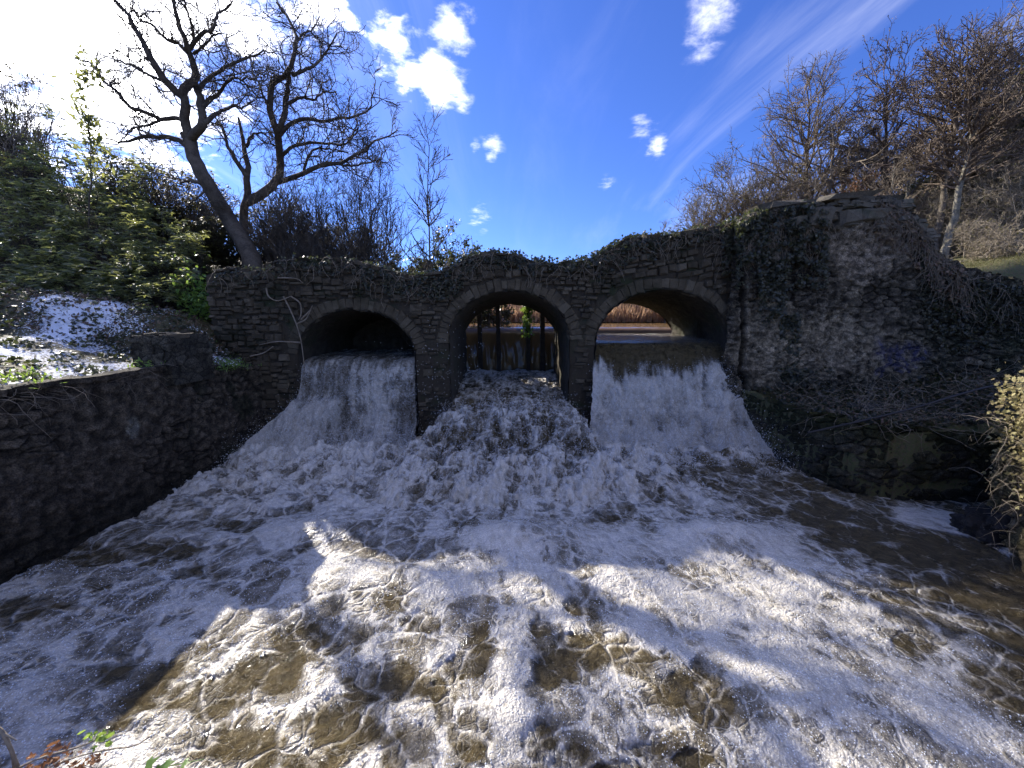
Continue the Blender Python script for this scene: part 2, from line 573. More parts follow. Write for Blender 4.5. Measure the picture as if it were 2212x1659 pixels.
def mat_calm():
    m, w = new_mat('brown_river_water')
    P = w.n('ShaderNodeNewGeometry').outputs['Position']
    n3 = w.noise(P, 5.0, 4.0, 0.6, 0.4)
    wb = w.n('ShaderNodeBump', {'Height': n3, 'Distance': 0.02, 'Strength': 0.5})
    p = w.n('ShaderNodeBsdfPrincipled', {'Base Color': (0.16, 0.10, 0.045, 1), 'Roughness': 0.1, 'IOR': 1.33, 'Normal': wb.outputs[0]})
    w.n('ShaderNodeOutputMaterial', {0: p.outputs[0]})
    return m


def mat_ground():
    m, w = new_mat('leaf_litter_and_snow')
    P = w.n('ShaderNodeNewGeometry').outputs['Position']
    snow = w.n('ShaderNodeAttribute', attribute_name='snow').outputs['Fac']
    green = w.n('ShaderNodeAttribute', attribute_name='green').outputs['Fac']
    n1 = w.noise(P, 1.3, 5.0, 0.6)
    n2 = w.noise(P, 22.0, 4.0, 0.65)
    col = w.mix(w.rng(n1, 0.4, 0.6), (0.075, 0.052, 0.032, 1), (0.11, 0.085, 0.05, 1))
    col = w.mix(w.rng(n2, 0.5, 0.7), col, (0.03, 0.022, 0.014, 1))
    col = w.mix(w.math('MULTIPLY', green, w.rng(n2, 0.35, 0.55)), col, (0.09, 0.12, 0.035, 1))
    s = w.rng(w.math('ADD', snow, w.math('MULTIPLY', w.math('SUBTRACT', n2, 0.5), 1.9)), 0.44, 0.6)
    col = w.mix(s, col, (0.8, 0.82, 0.86, 1))
    finish(w, col, 0.75, n2, 0.05, 0.8, 0.25)
    return m


def mat_wall(name):
    """old rubble wall; vertex colours hold the stone, plaster, moss and paint that lie on it"""
    m, w = new_mat(name)
    P = w.n('ShaderNodeNewGeometry').outputs['Position']
    base = w.n('ShaderNodeAttribute', attribute_name='tone').outputs['Color']
    n1 = w.noise(P, 9.0, 6.0, 0.65)
    n2 = w.noise(P, 45.0, 4.0, 0.65)
    n3 = w.noise(P, 160.0, 2.0, 0.6)
    col = w.mul(base, w.mix(w.rng(n1, 0.3, 0.7), (0.4, 0.4, 0.4, 1), (1.0, 1.0, 0.97, 1)))
    col = w.mul(col, w.mix(w.rng(n2, 0.36, 0.64), (0.5, 0.5, 0.5, 1), (1.3, 1.3, 1.3, 1)))
    h = w.math('ADD', w.math('MULTIPLY', n2, 0.7), w.math('MULTIPLY', n3, 0.3))
    finish(w, col, 0.92, h, 0.035, 0.9, 0.2)
    return m


M = {}
M['stone'] = mat_stone('weathered_rubble_stone', (0.07, 0.055, 0.036), (0.11, 0.088, 0.058), (0.175, 0.145, 0.1), moss=(0.02, 0.02, 0.011), mossy=0.75)
M['joint'] = mat_stone('dark_mortar', (0.038, 0.03, 0.021), (0.062, 0.05, 0.035), (0.072, 0.058, 0.04), mossy=0.6)
M['ring'] = mat_stone('arch_ring_stone', (0.085, 0.068, 0.044), (0.13, 0.105, 0.069), (0.165, 0.137, 0.093), moss=(0.03, 0.028, 0.015), mossy=0.6)
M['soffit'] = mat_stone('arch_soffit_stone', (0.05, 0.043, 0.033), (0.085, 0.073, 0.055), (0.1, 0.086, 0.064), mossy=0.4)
M['slab'] = mat_stone('coping_slab_stone', (0.13, 0.113, 0.085), (0.18, 0.158, 0.12), (0.21, 0.187, 0.145), mossy=0.45)
M['wall'] = mat_wall('old_rendered_wall')
M['ground'] = mat_ground()
M['water'] = mat_water()
M['fall'] = mat_water('falling_water', True)
M['calm'] = mat_calm()
M['spray'] = mat_simple('water_spray', (0.82, 0.84, 0.86), (0.88, 0.9, 0.92), rough=0.12, spec=0.7, bdist=0.001)
M['bark'] = mat_simple('dark_bark', (0.055, 0.045, 0.036), (0.12, 0.1, 0.078), scale=5.0, fine=28.0, bdist=0.03)
M['bark_grey'] = mat_simple('grey_bark', (0.13, 0.11, 0.09), (0.24, 0.21, 0.17), scale=5.0, fine=30.0)
M['bark_pale'] = mat_simple('pale_bark', (0.12, 0.11, 0.08), (0.27, 0.245, 0.19), scale=5.0, fine=30.0)
M['twig'] = mat_simple('brown_twigs', (0.15, 0.12, 0.086), (0.25, 0.205, 0.152), scale=4.0)
M['twig_pale'] = mat_simple('pale_dead_twigs', (0.19, 0.155, 0.11), (0.33, 0.28, 0.21), scale=4.0)
M['catkin'] = mat_simple('grey_brown_catkins', (0.105, 0.08, 0.062), (0.17, 0.132, 0.1), scale=4.0)
M['laurel'] = mat_simple('glossy_laurel_leaf', (0.06, 0.072, 0.033), (0.105, 0.112, 0.052), rough=0.46, spec=1.0, trans=0.42, tcol=(0.42, 0.44, 0.12), vary=0.7, bdist=0.004)
M['ivy'] = mat_simple('dark_ivy_leaf', (0.023, 0.025, 0.014), (0.048, 0.046, 0.025), rough=0.4, spec=0.5, trans=0.2, tcol=(0.16, 0.19, 0.05), vary=0.7, bdist=0.004)
M['olive'] = mat_simple('olive_foliage', (0.05, 0.055, 0.022), (0.1, 0.095, 0.04), rough=0.5, trans=0.3, tcol=(0.22, 0.2, 0.07), vary=0.6, bdist=0.004)
M['bright'] = mat_simple('bright_green_leaf', (0.08, 0.15, 0.03), (0.12, 0.2, 0.045), rough=0.35, spec=0.5, trans=0.4, tcol=(0.35, 0.5, 0.08), vary=0.5, bdist=0.004)
M['rust'] = mat_simple('rust_brown_leaf', (0.16, 0.075, 0.04), (0.25, 0.13, 0.065), rough=0.6, trans=0.25, tcol=(0.35, 0.16, 0.07), vary=0.5, bdist=0.004)
M['litter'] = mat_simple('dead_leaf', (0.09, 0.055, 0.03), (0.17, 0.11, 0.065), rough=0.5, spec=0.4, vary=0.6, bdist=0.004)
M['reed'] = mat_simple('dry_reed', (0.3, 0.18, 0.11), (0.46, 0.32, 0.21), rough=0.7, trans=0.3, tcol=(0.5, 0.32, 0.2), vary=0.4, bdist=0.004)
M['straw'] = mat_simple('straw_coloured_creeper', (0.2, 0.17, 0.075), (0.34, 0.29, 0.15), rough=0.6, trans=0.3, tcol=(0.4, 0.35, 0.14), vary=0.6, bdist=0.004)
M['timber'] = mat_simple('dark_wet_timber', (0.03, 0.025, 0.02), (0.06, 0.048, 0.036), scale=8.0, fine=40.0)
M['black'] = mat_simple('black_plastic', (0.016, 0.016, 0.018), (0.03, 0.03, 0.034), scale=3.0, rough=0.45, spec=0.4)
M['darkstone'] = mat_stone('wet_dark_stone', (0.03, 0.029, 0.027), (0.055, 0.05, 0.045), (0.07, 0.065, 0.055), mossy=0.5)
M['snow'] = mat_simple('thin_snow', (0.78, 0.8, 0.85), (0.86, 0.87, 0.9), rough=0.6, spec=0.3, bdist=0.01)


# ---------------------------------------------------------------- ground: one sheet with the river channel cut into it
def ground_z(X, Y):
    lef = 2.45 + 0.22 * np.clip(-7.2 - X, 0, 3.5) + 0.06 * np.clip(-10.7 - X, 0, 30) + 2.4 * sst(Y, 11.0, 17.0) * sst(-X, 6.0, 9.0) + 0.06 * np.clip(Y - 17, 0, 80)
    lef = lef + 0.16 * np.clip(-12 - X, 0, 40) * sst(Y, 7, 12) + 0.2 * np.clip(Y - 10.8, 0, 9) * sst(-X / np.maximum(Y, 5), .78, 1.0)
    rig = 2.2 + 2.35 * sst(Y, 9.6, 11.2) + 0.2 * np.clip(X - 11, 0, 40) + 0.05 * np.clip(Y - 12, 0, 80)
    far = 3.35 + 1.0 * sst(Y, 24, 27) + 0.035 * np.clip(Y - 27, 0, 200)
    z = np.where(X < 0, lef, rig)
    # upstream pool
    cx0, cx1 = -2.4 - 0.12 * np.clip(Y - 14, 0, 12), 7.6 + 0.25 * np.clip(Y - 14, 0, 12)
    inpool = sst(X, cx0 - 0.35, cx0) * (1 - sst(X, cx1, cx1 + 0.7)) * sst(Y, 13.0, 13.2)
    pool = 2.0 * (1 - sst(Y, 22.8, 24.2)) + far * sst(Y, 22.8, 24.2)
    z = z * (1 - inpool) + pool * inpool
    z = np.where(Y > 23.5, z * (1 - sst(Y, 23.5, 30)) + np.maximum(far, 0.55 * z) * sst(Y, 23.5, 30), z)
    # under the bridge and downstream
    z = z + np.where(X < 0, 0.85 * sst(Y, 8.2, 9.8) * (1 - sst(Y, 10.6, 11.5)) * sst(-X, 6.7, 8.6), 0)
    xw = -6.85 - 0.064 * (10 - np.minimum(Y, 10))
    ch = sst(X, xw - .2, xw) * (1 - sst(X, 7.9, 8.1)) * (1 - sst(Y, 14.2, 14.35))
    ch = np.maximum(ch, sst(X, 7.0, 7.2) * (1 - sst(X, 14.5, 15)) * (1 - sst(Y, 9.7, 9.9)))
    z = z * (1 - ch) - 1.2 * ch
    # the bank the photographer stands on
    near = 1 - sst(Y, 0.75, 0.95)
    z = z * (1 - near) + 1.85 * near
    return z


def build_ground():
    xs = np.unique(np.concatenate([np.linspace(-90, -24, 22), np.linspace(-24, -8, 70), np.linspace(-8, -6, 24), np.linspace(-6, 9, 80), np.linspace(9, 24, 60), np.linspace(24, 90, 22)]))
    ys = np.unique(np.concatenate([np.linspace(-25, 0, 14), np.linspace(0, 14, 100), np.linspace(14, 30, 70), np.linspace(30, 140, 28)]))
    X, Y = np.meshgrid(xs, ys)
    Z = ground_z(X, Y)
    out = (X < -7.4) | ((X > 8.0) & (Z > 0)) | (Y > 14)
    Z = Z + np.where(out, 0.09 * fbm2(X * 0.9, Y * 0.9, 4, 3) + 0.035 * fbm2(X * 4, Y * 4, 2, 9), 0)
    left = sst(-X, 6.7, 6.95) * sst(Y, 2, 4) * (1 - sst(Y, 11.0, 13.0))
    patch = 0.5 + 0.6 * fbm2(X * 0.55 + 3, Y * 0.8, 3, 21)
    near_edge = sst(-X, 6.75, 7.1)
    snow = left * np.clip(patch + 0.2 * sst(-X, 8, 11) - 0.22, 0, 1) * near_edge * (1 - 0.8 * sst(Y + 0.18 * (X + 7), 9.2, 11.0))
    snow = snow + .2 * left * sst(-X, 6.8, 7.1) * (1 - sst(-X, 9.5, 11)) * sst(Y, 6.5, 7.5)
    snow = snow + 0.25 * (1 - left) * (Y > 8) * (X < -7) * np.clip(patch - 0.3, 0, 1)
    green = .5 * sst(X, 8, 10) * sst(Y, 9.8, 10.4) * (1 - sst(Y, 13, 16)) + 0.35 * (X < -7)
    me = mesh_np('ground', np.stack([X, Y, Z], -1), grid_faces(len(ys), len(xs)), True, {'snow': snow.ravel(), 'green': green.ravel()})
    tag(link('ground', me, M['ground']), kind='structure')


build_ground()

# ---------------------------------------------------------------- bridge profile
TOPPX = np.array([(430, 600), (455, 588), (490, 581), (520, 580), (545, 583), (570, 572), (600, 562), (660, 557), (740, 560), (800, 574), (850, 588),
                  (900, 595), (950, 588), (985, 574), (1000, 558), (1040, 548), (1085, 546), (1120, 552), (1150, 562), (1200, 568),
                  (1260, 562), (1300, 548), (1330, 530), (1360, 515), (1420, 510), (1500, 497), (1560, 488), (1610, 472), (1640, 452),
                  (1700, 441), (1770, 432), (1840, 428), (1890, 428), (1940, 434), (1965, 447), (1977, 470), (1995, 492), (2010, 520),
                  (2030, 545), (2055, 562), (2100, 582), (2212, 603), (2420, 640)], float)
YB = 10.0
_tp = at(TOPPX[:, 0], TOPPX[:, 1], YB)
TOPX, TOPZ = _tp[:, 0], _tp[:, 2]
ARCH = [(-4.06, 1.54, 2.63, 1.15), (-0.065, 1.575, 3.0, 1.25), (3.9, 1.75, 2.9, 1.38)]   # centre x, half width, springing z, rise


def top_z(X):
    return np.interp(X, TOPX, TOPZ)


def arch_z(X, grow_by=0.0):
    """soffit height at X, or -1 on a pier"""
    z = np.full(np.shape(X), -1.0)
    for c, a, s, b in ARCH:
        aa, bb = a + grow_by, b + grow_by
        t = 1 - ((X - c) / aa) ** 2
        z = np.where(t > 0, s + bb * np.sqrt(np.maximum(t, 0)), z)
    return z


XL, XR, DEPTH = -7.75, 6.05, 3.6


def build_bridge_core(bridge):
    Yf, Yk = YB + 0.06, YB + DEPTH
    xs = [np.linspace(XL, ARCH[0][0] - ARCH[0][1], 40)]
    for k, (c, a, s, b) in enumerate(ARCH):
        th = np.linspace(math.pi, 0, 48)
        xs.append(c + a * np.cos(th))
        x0 = c + a
        x1 = ARCH[k + 1][0] - ARCH[k + 1][1] if k < 2 else XR
        xs.append(np.linspace(x0, x1, 10)[1:-1] if k < 2 else np.linspace(x0, x1, 8)[1:])
    V, F, off = [], [], 0
    xs = np.concatenate(xs)
    xs = np.unique(np.round(xs, 5))
    bot = np.full(xs.shape, -0.6)
    az = arch_z(xs)
    edge = np.zeros(xs.shape, bool)
    for c, a, s, b in ARCH:
        bot = np.where((xs > c - a + 1e-4) & (xs < c + a - 1e-4), az, bot)
    rows = 34
    t = np.linspace(0, 1, rows)[:, None]
    for (yy, sgn) in ((Yf, 1), (Yk, -1)):
        bo = bot.copy() if sgn > 0 else np.where(bot > 0, bot - 0.22 * sst(bot, 2.9, 3.6), bot)
        tz = top_z(xs) - (0.0 if sgn > 0 else 0.12)
        Z = bo[None] * (1 - t) + tz[None] * t
        X = np.broadcast_to(xs[None], Z.shape)
        if sgn > 0:
            Y = yy + 0.03 * fbm2(X * 3.3, Z * 3.3, 3, 5) * sst(t, 0.02, 0.1)
        else:
            Y = np.full(Z.shape, yy)
        V.append(np.stack([X, Y, Z], -1).reshape(-1, 3))
        F.append(grid_faces(rows, len(xs), off, flip=(sgn < 0)))
        off += Z.size
    # top, soffits, ends join front and back rows
    nc = len(xs)
    nf = rows * nc
    i = np.arange(nc - 1)
    tr = (rows - 1) * nc
    F.append(np.stack([tr + i, tr + i + 1, nf + tr + i + 1, nf + tr + i], -1))
    V, F = np.concatenate(V), np.concatenate(F)
    me = mesh_np('wall_core', V, F, False)
    link('wall_core', me, M['joint'], bridge)
    # barrel vaults with pier sides
    for k, (c, a, s, b) in enumerate(ARCH):
        th = np.linspace(math.pi, 0, 90)
        side = np.linspace(-0.6, s, 30)[:-1]
        px = np.concatenate([np.full(29, c - a), c + a * np.cos(th), np.full(29, c + a)])
        pz = np.concatenate([side, s + b * np.sin(th), side[::-1]])
        nx = np.concatenate([np.full(29, 1.0), -np.cos(th), np.full(29, -1.0)])
        nz = np.concatenate([np.zeros(29), -np.sin(th), np.zeros(29)])
        ys = np.linspace(YB - 0.01, YB + DEPTH + 0.02, 70)
        arc = np.cumsum(np.concatenate([[0], np.hypot(np.diff(px), np.diff(pz))]))
        A, Yg = np.meshgrid(arc, ys)
        f1, f2, idd = worley2(Yg * 3.2, A * 9.0, 31 + k, 0.8)
        dsp = 0.018 * sst(f2 - f1, 0.02, 0.2) + 0.02 * idd + 0.02 * fbm2(Yg * 3, A * 3, 3, 8)
        drop = 0.22 * (Yg - YB) / DEPTH
        Xg = px[None] + nx[None] * dsp
        Zg = pz[None] + nz[None] * dsp - drop * sst(pz[None], s - 0.1, s + b)
        me = mesh_np('vault', np.stack([Xg, Yg, Zg], -1), grid_faces(len(ys), len(px)), True)
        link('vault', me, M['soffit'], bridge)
    # the closed back of the left opening
    X, Z = np.meshgrid(np.linspace(-6.0, -2.2, 60), np.linspace(-0.5, 4.4, 60))
    Y = YB + DEPTH - 0.1 + 0.06 * fbm2(X * 3, Z * 5, 3, 61)
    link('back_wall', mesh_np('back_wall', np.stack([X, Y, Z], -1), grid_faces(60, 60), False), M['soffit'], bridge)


STONE_V = []


def stone_shape(rng):
    v = []
    j = 0.15
    for y in (0.5, -0.25):
        for (x, z) in ((-.5, -.5), (.5, -.5), (.5, .5), (-.5, .5)):
            v.append((x + rng.uniform(-j, j) * .5, y, z + rng.uniform(-j, j)))
    for (x, z) in ((-.41, -.36), (.41, -.36), (.41, .36), (-.41, .36)):
        v.append((x + rng.uniform(-j, j) * .7, -0.5 + rng.uniform(-.14, .1), z + rng.uniform(-j, j)))
    f = [(4, 5, 1, 0), (5, 6, 2, 1), (6, 7, 3, 2), (7, 4, 0, 3), (8, 9, 5, 4), (9, 10, 6, 5), (10, 11, 7, 6), (11, 8, 4, 7), (11, 10, 9, 8)]
    return np.array(v), np.array(f)


def place_stones(parent, specs, mat, keep=300, name='stone', rest='small_stones'):
    """specs: (centre, (w, d, h), turn about Y, turn about Z); the largest become objects of their own"""
    rng = np.random.default_rng(5)
    shapes = [stone_shape(rng) for _ in range(14)]
    meshes = []
    for v, f in shapes:
        me = mesh_np(name, v, f, False)
        me.materials.append(mat)
        meshes.append(me)
    specs = sorted(specs, key=lambda s: -s[1][0] * s[1][2])
    for k, (c, sz, ry, rz) in enumerate(specs[:keep]):
        o = bpy.data.objects.new(name, meshes[k % 14])
        COL.objects.link(o)
        o.parent = parent
        o.matrix_parent_inverse = parent.matrix_basis.inverted() if parent.type == 'EMPTY' else parent.matrix_parent_inverse
        o.location = c
        o.scale = sz
        o.rotation_euler = (0, ry, rz)
    V, F, off = [], [], 0
    for k, (c, sz, ry, rz) in enumerate(specs[keep:]):
        v, f = shapes[k % 14]
        v = v * np.array(sz)
        cy, sy = math.cos(ry), math.sin(ry)
        v = np.stack([v[:, 0] * cy + v[:, 2] * sy, v[:, 1], -v[:, 0] * sy + v[:, 2] * cy], 1)
        cz, sn = math.cos(rz), math.sin(rz)
        v = np.stack([v[:, 0] * cz - v[:, 1] * sn, v[:, 0] * sn + v[:, 1] * cz, v[:, 2]], 1)
        V.append(v + np.array(c))
        F.append(f + off)
        off += 12
    if V:
        o = link(rest, mesh_np(rest, np.concatenate(V), np.concatenate(F), False), mat, parent)
        tag(o, kind='stuff')
    return


def build_bridge():
    bridge = thing('stone_bridge', (0, YB + 1.8, 0), 'ruined three-arched rubble stone bridge over the foaming weir', 'bridge')
    bpy.context.view_layer.update()
    build_bridge_core(bridge)
    rng = np.random.default_rng(11)
    specs = []

    def lift(x):
        return 0.16 * max(0.0, x - 1.9) + 0.02 * math.sin(x * 1.7)
    bx = XL
    while bx < XR:
        bw = rng.uniform(0.9, 2.0)
        z = 0.62 + rng.uniform(0, .1)
        while z < 6.6:
            h = rng.choice([rng.uniform(0.07, 0.11), rng.uniform(0.1, 0.16), rng.uniform(.15, .24)], p=[.45, .42, .13])
            x = bx + rng.uniform(-.12, .06)
            while x < bx + bw - .05:
                wdt = rng.uniform(0.11, 0.36) * (1.0 if h > 0.11 else 0.9)
                xc, zc = x + wdt / 2, z + h / 2
                hh = h * rng.uniform(.8, 1.02)
                zc += lift(xc) - 0.3 + 0.02 * rng.normal()
                x += wdt + rng.uniform(0.004, 0.03)
                tz = min(top_z(xc - wdt / 2), top_z(xc + wdt / 2), top_z(xc))
                if zc + h / 2 > tz + 0.03 or xc > XR or xc < XL + .05:
                    continue
                blk = False
                for (c, a, s, b) in ARCH:
                    for dx in (-wdt / 2, 0, wdt / 2):
                        q = xc + dx
                        e = ((q - c) / (a + 0.27)) ** 2 + (max(zc - h / 2 - s, 0) / (b + 0.27)) ** 2
                        if e < 1.0 and (zc > s or abs(q - c) < a + 0.01):
                            blk = True
                    if zc <= s and abs(xc - c) < a + wdt / 2:
                        blk = True
                pier = zc < 3.3 and xc > -2.7
                if blk or rng.uniform() < (0.45 if pier else 0.07):
                    continue
                d = 0.16
                proud = rng.uniform(-0.02, 0.035) - (.02 if pier else 0)
                ry = rng.normal(0, 0.045) - 0.15 * (1 if xc > 2.4 else 0)
                specs.append(((xc, YB + 0.02 - proud + d / 2 - 0.03, zc), (wdt, d, hh * 0.95), ry, rng.normal(0, 0.04)))
            z += h + rng.uniform(0.004, 0.014)
        bx += bw
    place_stones(bridge, specs, M['stone'], 300, 'stone', 'small_stones')
    # arch rings of narrow radial stones
    vs = []
    for (c, a, s, b) in ARCH:
        th = 0.0
        while th < math.pi:
            step = rng.uniform(0.075, 0.13)
            tm = th + step / 2
            x, zz = c + (a + 0.15) * math.cos(tm), s + (b + 0.15) * math.sin(tm)
            nang = math.atan2(math.sin(tm) / b, math.cos(tm) / a)
            ww = step * math.hypot(a * math.sin(tm), b * math.cos(tm)) * 1.16
            vs.append(((x, YB + 0.05 - rng.uniform(0, 0.015) + 0.06, zz), (ww, 0.15, rng.uniform(0.25, 0.36)), math.pi / 2 - nang, 0.0))
            th += step
    place_stones(bridge, vs, M['ring'], 300, 'arch_stone')
    # rough coping lying along the top
    cp = []
    x = XL
    while x < XR - 0.3:
        wdt = rng.uniform(0.2, 0.5)
        sl = math.atan2(float(top_z(x + wdt) - top_z(x)), wdt)
        if rng.uniform() < 0.8:
            cp.append(((x + wdt / 2, YB + 0.2 + rng.uniform(-.05, .08), float(top_z(x + wdt / 2)) - 0.02 + rng.uniform(-.03, .03)), (wdt * 0.95, 0.42, rng.uniform(.07, .14)), -sl + rng.normal(0, .05), rng.normal(0, .08)))
        x += wdt
    place_stones(bridge, cp, M['stone'], 300, 'coping_stone')
    return bridge


BRIDGE = build_bridge()


# ---------------------------------------------------------------- right abutment
def abut_y(px):
    return np.interp(px, [1560, 1600, 1680, 1900, 2100, 2450], [10.02, 9.86, 9.75, 9.55, 9.2, 8.3])


GRAF = [[(1893, 737), (1905, 752), (1906, 775)], [(1893, 763), (1925, 756), (1950, 760)], [(1922, 752), (1918, 782)], [(1938, 748), (1934, 785)],
        [(1938, 766), (1960, 744)], [(1940, 768), (1955, 788)], [(1962, 752), (1982, 750), (1964, 778), (1990, 774)], [(1994, 758), (1998, 762)],
        [(1885, 808), (1892, 796), (1908, 788), (1930, 787), (1950, 793), (1960, 802)], [(1968, 790), (1972, 793)], [(1900, 800), (1897, 812)], [(1930, 796), (1944, 803)]]


def seg_dist(px, py, lines):
    best = np.full(px.shape, 1e9)
    for ln in lines:
        for (x0, y0), (x1, y1) in zip(ln[:-1], ln[1:]):
            dx, dy = x1 - x0, y1 - y0
            t = np.clip(((px - x0) * dx + (py - y0) * dy) / (dx * dx + dy * dy), 0, 1)
            best = np.minimum(best, np.hypot(px - x0 - t * dx, py - y0 - t * dy))
    return best


def rubble(U, Vv, seed, cell=0.3, flat=2.2):
    """stone relief in metres over a wall's own (along, up) coordinates: height, stone id, joint"""
    wx = U + 0.05 * fbm2(U * 3, Vv * 3, 3, seed + 1)
    wz = Vv + 0.05 * fbm2(U * 3 + 9, Vv * 3, 3, seed + 2)
    f1, f2, idd = worley2(wx / cell, wz / cell * flat, seed, 0.85)
    joint = 1 - sst(f2 - f1, 0.03, 0.16)
    return idd, joint


def build_abutment():
    nc, nr = 560, 330
    px = np.linspace(1588, 2420, nc)
    Yp = abut_y(px)
    tpy = np.interp(px, TOPPX[:, 0], TOPPX[:, 1])
    T = at(px, tpy, Yp)
    Bz = -0.6
    t = np.linspace(0, 1, nr)[:, None] ** 0.9
    X = np.broadcast_to(T[None, :, 0], (nr, nc)).copy()
    Z = Bz * (1 - t) + T[None, :, 2] * t
    Y = np.broadcast_to(Yp[None], (nr, nc)).copy()
    # keep the outline where the photograph has it: foot a little forward (batter)
    Y = Y - 0.10 * (1 - t)
    U = np.cumsum(np.concatenate([[0], np.hypot(np.diff(T[:, 0]), np.diff(Yp))]))[None] + 0 * Z
    PX, PY = to_pix(np.stack([X, Y, Z], -1))
    idd, joint = rubble(U, Z, 71, 0.30, 1.9)
    id2, jt2 = rubble(U, Z, 72, 0.15, 1.7)
    big = sst(fbm2(U * .8, Z * .8, 2, 73), -.1, .15)
    idd, joint = idd * big + id2 * (1 - big), joint * big + .8 * jt2 * (1 - big)
    joint = joint * sst(fbm2(U * 1.3, Z * 1.3, 3, 74), -.55, .05)
    lump = fbm2(U * 1.1, Z * 1.1, 4, 75)
    rough = fbm2(U * 7, Z * 9, 4, 77)
    # plaster remains
    pl = fbm2(U * 0.9 + 4, Z * 0.9, 4, 79)

    def ell(cx, cy, rx, ry, s=0.35):
        q = np.hypot((PX - cx) / rx, (PY - cy) / ry) + 0.35 * fbm2(U * 2.2, Z * 2.2, 4, int(cx))
        return 1 - sst(q, 1 - s, 1 + s)
    plaster = np.clip(ell(1660, 730, 62, 105) + ell(1870, 520, 110, 62) + 0.85 * ell(1790, 745, 95, 70) + 0.7 * ell(1930, 770, 85, 45) + 0.6 * sst(pl, 0.35, 0.6), 0, 1)
    holes = sst(fbm2(U * 4.5, Z * 5.5, 3, 83), 0.18, 0.4) * 0.45
    plaster = plaster * (1 - holes)
    dsp = 0.09 * lump + 0.022 * rough + (0.075 * idd - 0.07 * joint) * (1 - 0.65 * plaster) + 0.05 * plaster
    # cracks
    crack = 1 - sst(np.abs(PX - 1603 - 6 * fbm2(Z * 2, Z * 0, 3, 3)), 2, 9)
    dsp = dsp - 0.12 * crack
    # ragged top
    fade = 1 - sst(t, 0.985, 1.0)
    Y2 = Y - dsp * 1.0
    Z2 = Z + 0.05 * fbm2(U * 5, Z * 0 + 2, 3, 88) * sst(t, 0.9, 1.0)
    e1, e2, _ = worley2(U * 1.5 + .35 * fbm2(U * 3, Z * 3, 4, 101, .6), Z * 2.0 + .35 * fbm2(U * 3 + 5, Z * 3, 4, 102, .6), 103)
    fis = (1 - sst(e2 - e1, .0, .05)) * sst(fbm2(U * .9, Z * .9, 2, 104), -.1, .2)
    dsp_f = fis
    Y2 = Y2 + .05 * fis
    stain = sst(fbm2(U * 4.5, Z * .55, 3, 105), .05, .45)
    moss = np.clip(sst(PX, 1880, 2080) * sst(PY, 560, 640) * (0.55 + 0.6 * fbm2(U * 1.7, Z * 1.7, 3, 90)) + 0.7 * sst(PY, 780, 900), 0, 1)
    c_stone = np.array([0.12, 0.10, 0.073]) * (0.5 + 1.1 * idd[..., None])
    c_plas = np.array([0.36, 0.295, 0.205]) * (0.72 + 0.35 * (0.5 + fbm2(U * 2, Z * 2, 3, 92))[..., None])
    c_pink = np.array([0.33, 0.265, 0.2])
    col = c_stone * (1 - 0.6 * joint[..., None])
    col = col * (1 - plaster[..., None]) + c_plas * plaster[..., None]
    up = (ell(1880, 540, 120, 80) * plaster)[..., None] * 0.6
    col = col * (1 - up) + c_pink * up
    col = col * (1 - 0.8 * moss[..., None]) + np.array([0.028, 0.04, 0.018]) * 0.8 * moss[..., None]
    col = col * (1 - 0.8 * crack[..., None]) * (1 - .75 * fis[..., None]) * (1 - .18 * stain[..., None]) * (.62 + .75 * np.clip(.5 + rough, 0, 1))[..., None]
    wet = sst(-Z, -1.5, -0.8)[..., None]
    col = col * (1 - 0.7 * wet) + np.array([0.02, 0.022, 0.016]) * 0.7 * wet
    pt = (1 - sst(seg_dist(PX, PY, GRAF), 2.0, 5.0)) * (0.85 + 0.3 * fbm2(U * 6, Z * 6, 2, 99))
    pt = np.clip(pt, 0, 1)[..., None] * 0.6
    halo = (1 - sst(seg_dist(PX, PY, GRAF[:8]), 4, 18))[..., None] * 0.15
    col = col * (1 - halo) + np.array([0.05, 0.07, 0.22]) * halo
    col = col * (1 - pt) + np.array([0.02, 0.03, 0.13]) * pt
    col = np.clip(col, 0.004, 0.6)
    ab = thing('bridge_abutment', (9, 10.3, 0), 'massive crumbling stone abutment with pale render patches and blue graffiti', 'abutment')
    bpy.context.view_layer.update()
    me = mesh_np('wall_face', np.stack([X, Y2, Z2], -1), grid_faces(nr, nc), True, {'tone': col.reshape(-1, 3)})
    link('wall_face', me, M['wall'], ab)
    # body behind the face
    tv = np.stack([X[-1], Y2[-1], Z2[-1] - 0.01], -1)
    bk = tv + np.stack([0 * px, np.full(nc, 1.5), -0.25 + 0.12 * fbm2(U[0] * 2, U[0] * 0, 3, 4)], -1)
    bd = bk.copy()
    bd[:, 2] = -0.6
    V = np.concatenate([tv, (tv + bk) / 2 + np.array([0, 0, 0.05]), bk, bd])
    me = mesh_np('wall_body', V, grid_faces(4, nc), False)
    link('wall_body', me, M['joint'], ab)
    e = np.array([[X[0, 0], Y2[0, 0] + .05, -.6], [X[0, 0], Y2[-1, 0] + .05, Z2[-1, 0]], [X[0, 0], YB + 1.5, Z2[-1, 0]], [X[0, 0], YB + 1.5, -.6]])
    # loose stones and slabs of the top
    rng = np.random.default_rng(8)
    specs = []
    for k in range(130):
        q = rng.uniform(1615, 2000)
        tp = np.interp(q, TOPPX[:, 0], TOPPX[:, 1])
        dep = rng.uniform(4, 66) if k % 2 else rng.uniform(2, 20)
        if q > 1960:
            dep = rng.uniform(4, 30)
        Yq = float(abut_y(q))
        p = at(q, tp + dep, Yq)
        w = rng.uniform(.13, .34)
        specs.append(((p[0], Yq - .05 + rng.uniform(-.02, .05), p[2]), (w, .25, w * rng.uniform(.28, .5)), rng.normal(-.05, .08), rng.normal(0, .15)))
